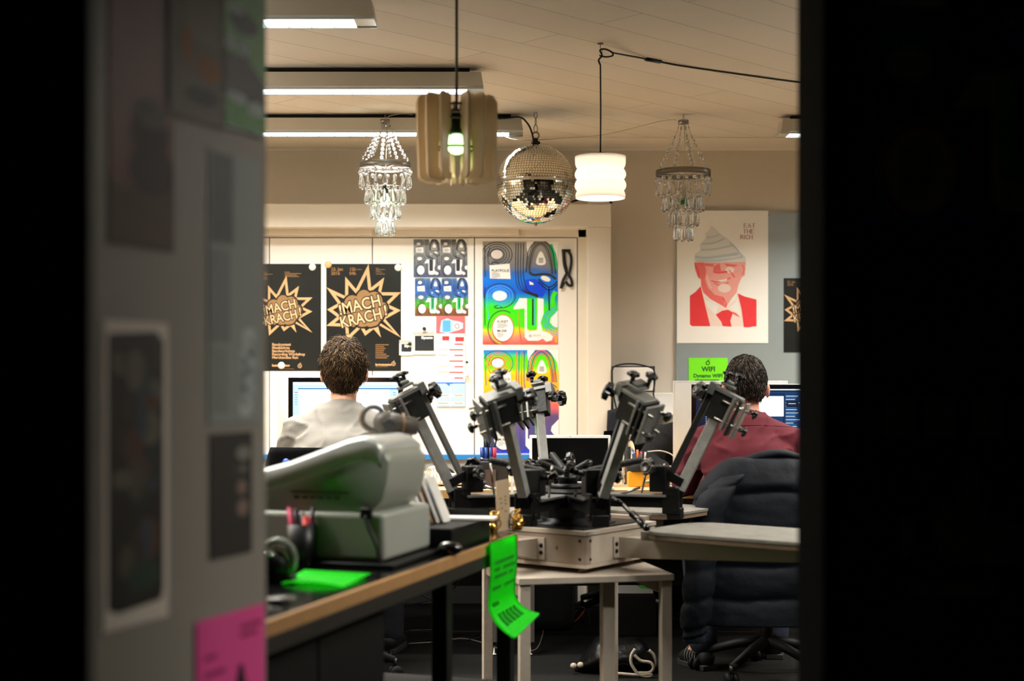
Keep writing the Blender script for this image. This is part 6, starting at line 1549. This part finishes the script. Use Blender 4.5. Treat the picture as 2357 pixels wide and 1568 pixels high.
def d2(S,w,h):
    S.frame(100,100*h/w); H=100*h/w
    S.rect(30,H*.10,90,H*.45,mat('wash_grey','#9a948a',.6),1); S.ell(30,H*.5,10,H*.12,mat('wash_orange','#b07a52',.6),2); S.ell(70,H*.62,24,H*.09,mat('wash_orange','#b07a52',.6),2); S.ell(60,H*.82,30,H*.06,mat('wash_dark','#5d5a55',.6),2)
lsheet('pale_sheet','pale creased sheet beside the orange poster on the open door',(386,512,-90,262),mat('sheet_pale','#8e867b',.6),d2,lift=.002)
def d3(S,w,h):
    S.frame(100,100*h/w); H=100*h/w; DKG = mat('sheet_dark_green','#1c3015',.5); WG = mat('sheet_white_green','#bcd2c8',.5)
    S.poly([(0,H*.60),(55,H*.60),(100,H*.72),(100,H*.86),(50,H*.84),(0,H*.80)][::-1],mat('sheet_umber','#3a3128',.5),1); S.ell(12,H*.55,16,H*.03,WG,2); S.ell(45,H*.56,12,H*.04,WG,2); S.ell(28,H*.83,26,H*.03,WG,3); S.ell(75,H*.86,22,H*.04,WG,3); S.rect(0,H*.985,100,H,WG,2); S.ell(25,H*.36,20,H*.025,WG,2); S.ell(45,H*.42,34,H*.06,DKG,1)
lsheet('green_sheet','bright green sheet with white marks at the top edge of the open door',(511,606,-150,290),mat('sheet_green','#3f9a1e',.45),d3,lift=.003)
def d4(S,w,h):
    S.frame(100,100*h/w); H=100*h/w; G1 = mat('strip_grey_dark','#565a55',.5); G2 = mat('strip_grey_light','#c3cdc8',.5)
    S.rect(4,H*.01,45,H*.34,G1,1); S.rect(4,H*.36,40,H*.70,mat('strip_grey_mid','#7f8580',.5),1); S.rect(6,H*.72,35,H*.96,mat('strip_grey_mid2','#8d948e',.5),1)
    S.text('S', 62,H*.80, 60, G2,2,bold=3); S.text('E', 56,H*.88, 60, G2,2,bold=3); S.text('S', 56,H*.965, 60, G2,2,bold=3)
lsheet('grey_sheet','tall grey sheet with pale letters on the free half of the open door',(478,598,338,978),mat('strip_grey','#9aa39d',.45),d4)
def d5(S,w,h):
    S.frame(100,100*h/w); H=100*h/w; D1 = mat('picture_dark','#211d18',.5); rnd = random.Random(2)
    r = 14; S.poly([(6,H*.93),(6,H*.045),(80,H*.03),(92,H*.06),(92,H*.90),(88,H*.935),(20,H*.95)],D1,1)
    for i in range(26):
        c = ('#54503f','#3b3128','#2e3a30','#5a3a2c','#3a4650','#6a6455')[i%6]
        S.ell(22+rnd.random()*54,H*(.12+.76*rnd.random()),6+rnd.random()*12,H*(.02+.05*rnd.random()),mat('pic_%d'%(i%6),c,.6),2)
    S.ell(46,H*.16,14,H*.07,mat('pic_5','#6a6455',.6),3); S.ell(60,H*.84,26,H*.05,mat('pic_green','#24402c',.6),3)
lsheet('framed_picture','dark picture with a white border on the near half of the open door',(236,385,735,1458),mat('picture_border','#f2e6d6',.5),d5)
def d6(S,w,h):
    S.frame(100,100*h/w); H=100*h/w
    for x,y,a,b,c in ((78,.17,18,.06,'#8a8a80'),(68,.30,14,.05,'#3c3f38'),(74,.45,12,.06,'#8a7264'),(76,.62,14,.07,'#8f766a'),(78,.30,8,.04,'#6a6a60')): S.ell(x,H*y,a,H*b,mat('smear_'+c[1:],c,.6),2)
lsheet('dark_poster','small black poster with pale smears low on the open door',(482,578,1000,1290),mat('poster_near_black','#232220',.5),d6)
def d7(S,w,h):
    S.frame(100,100*h/w); H=100*h/w; PD = mat('pink_print','#b01f62',.5)
    for x0,y0,x1,y1 in ((10,.30,28,.34),(10,.44,40,.48),(62,.13,95,.17),(62,.20,88,.24),(8,.58,24,.62)): S.rect(x0,H*y0,x1,H*y1,PD,1)
    S.poly([(44,H*.98),(60,H*.46),(66,H*.46),(80,H*.98),(70,H*.98),(63,H*.72),(56,H*.98)],mat('pink_black','#2a0a18',.5),2)
lsheet('pink_sheet','neon pink sheet with dark lettering at the bottom of the open door',(449,606,1432,1720),mat('neon_pink','#ff55a5',.5,var=.02,emit='#ff2f8a',es=.0),d7,lift=.001)

# near dark cupboard edge at far left
mb = MB(); x1_ = P(212,0,1.35).x; mb.b2(-.55,0,0,.28,0,2.5,BLACKTRIM,bev=.004); tag(mb.build('dark_locker',None,(x1_,1.35,0),(0,0,R(18))),'tall dark locker filling the left edge of the view in the corridor','locker')

# ---- prints on the dark corridor wall at right
yw = 2.399
wq = .42
playp('tube_letter_poster','dark tube letter poster on the corridor wall right of the doorway', wq, P(1962,505,yw-.0005)+Vector((0,0,-.01)), lambda nm,h: gradient(nm,[(0,'#1532e0'),(.10,'#5a6a3a'),(.25,'#8a3a20'),(.5,'#1f3d20'),(.7,'#22263a'),(.97,'#2a6ad8'),(1,'#2a86d8')],h,rough=.3), 1)
s = Sheet(.30,.42,mat('photo_black','#14120f',.5),.001); s.frame(300,420)
W1 = mat('photo_white','#9a948c',.6); 
for x in (0,68,150,225): s.rect(x,6,x+58,76,W1,1)
s.ell(150,150,20,36,W1,2); s.ell(135,225,50,60,W1,1); s.ell(190,250,70,40,W1,1); s.ell(105,170,24,18,mat('photo_red','#5a1c16',.6),2); s.ell(40,240,14,40,W1,1); s.ell(120,330,80,16,W1,1); s.ell(60,380,50,30,mat('photo_grey','#4a4843',.6),1)
tag(s.build('photo_poster',P(2030,1480,yw-.0005)), 'dark photograph poster low on the corridor wall right of the doorway','poster')
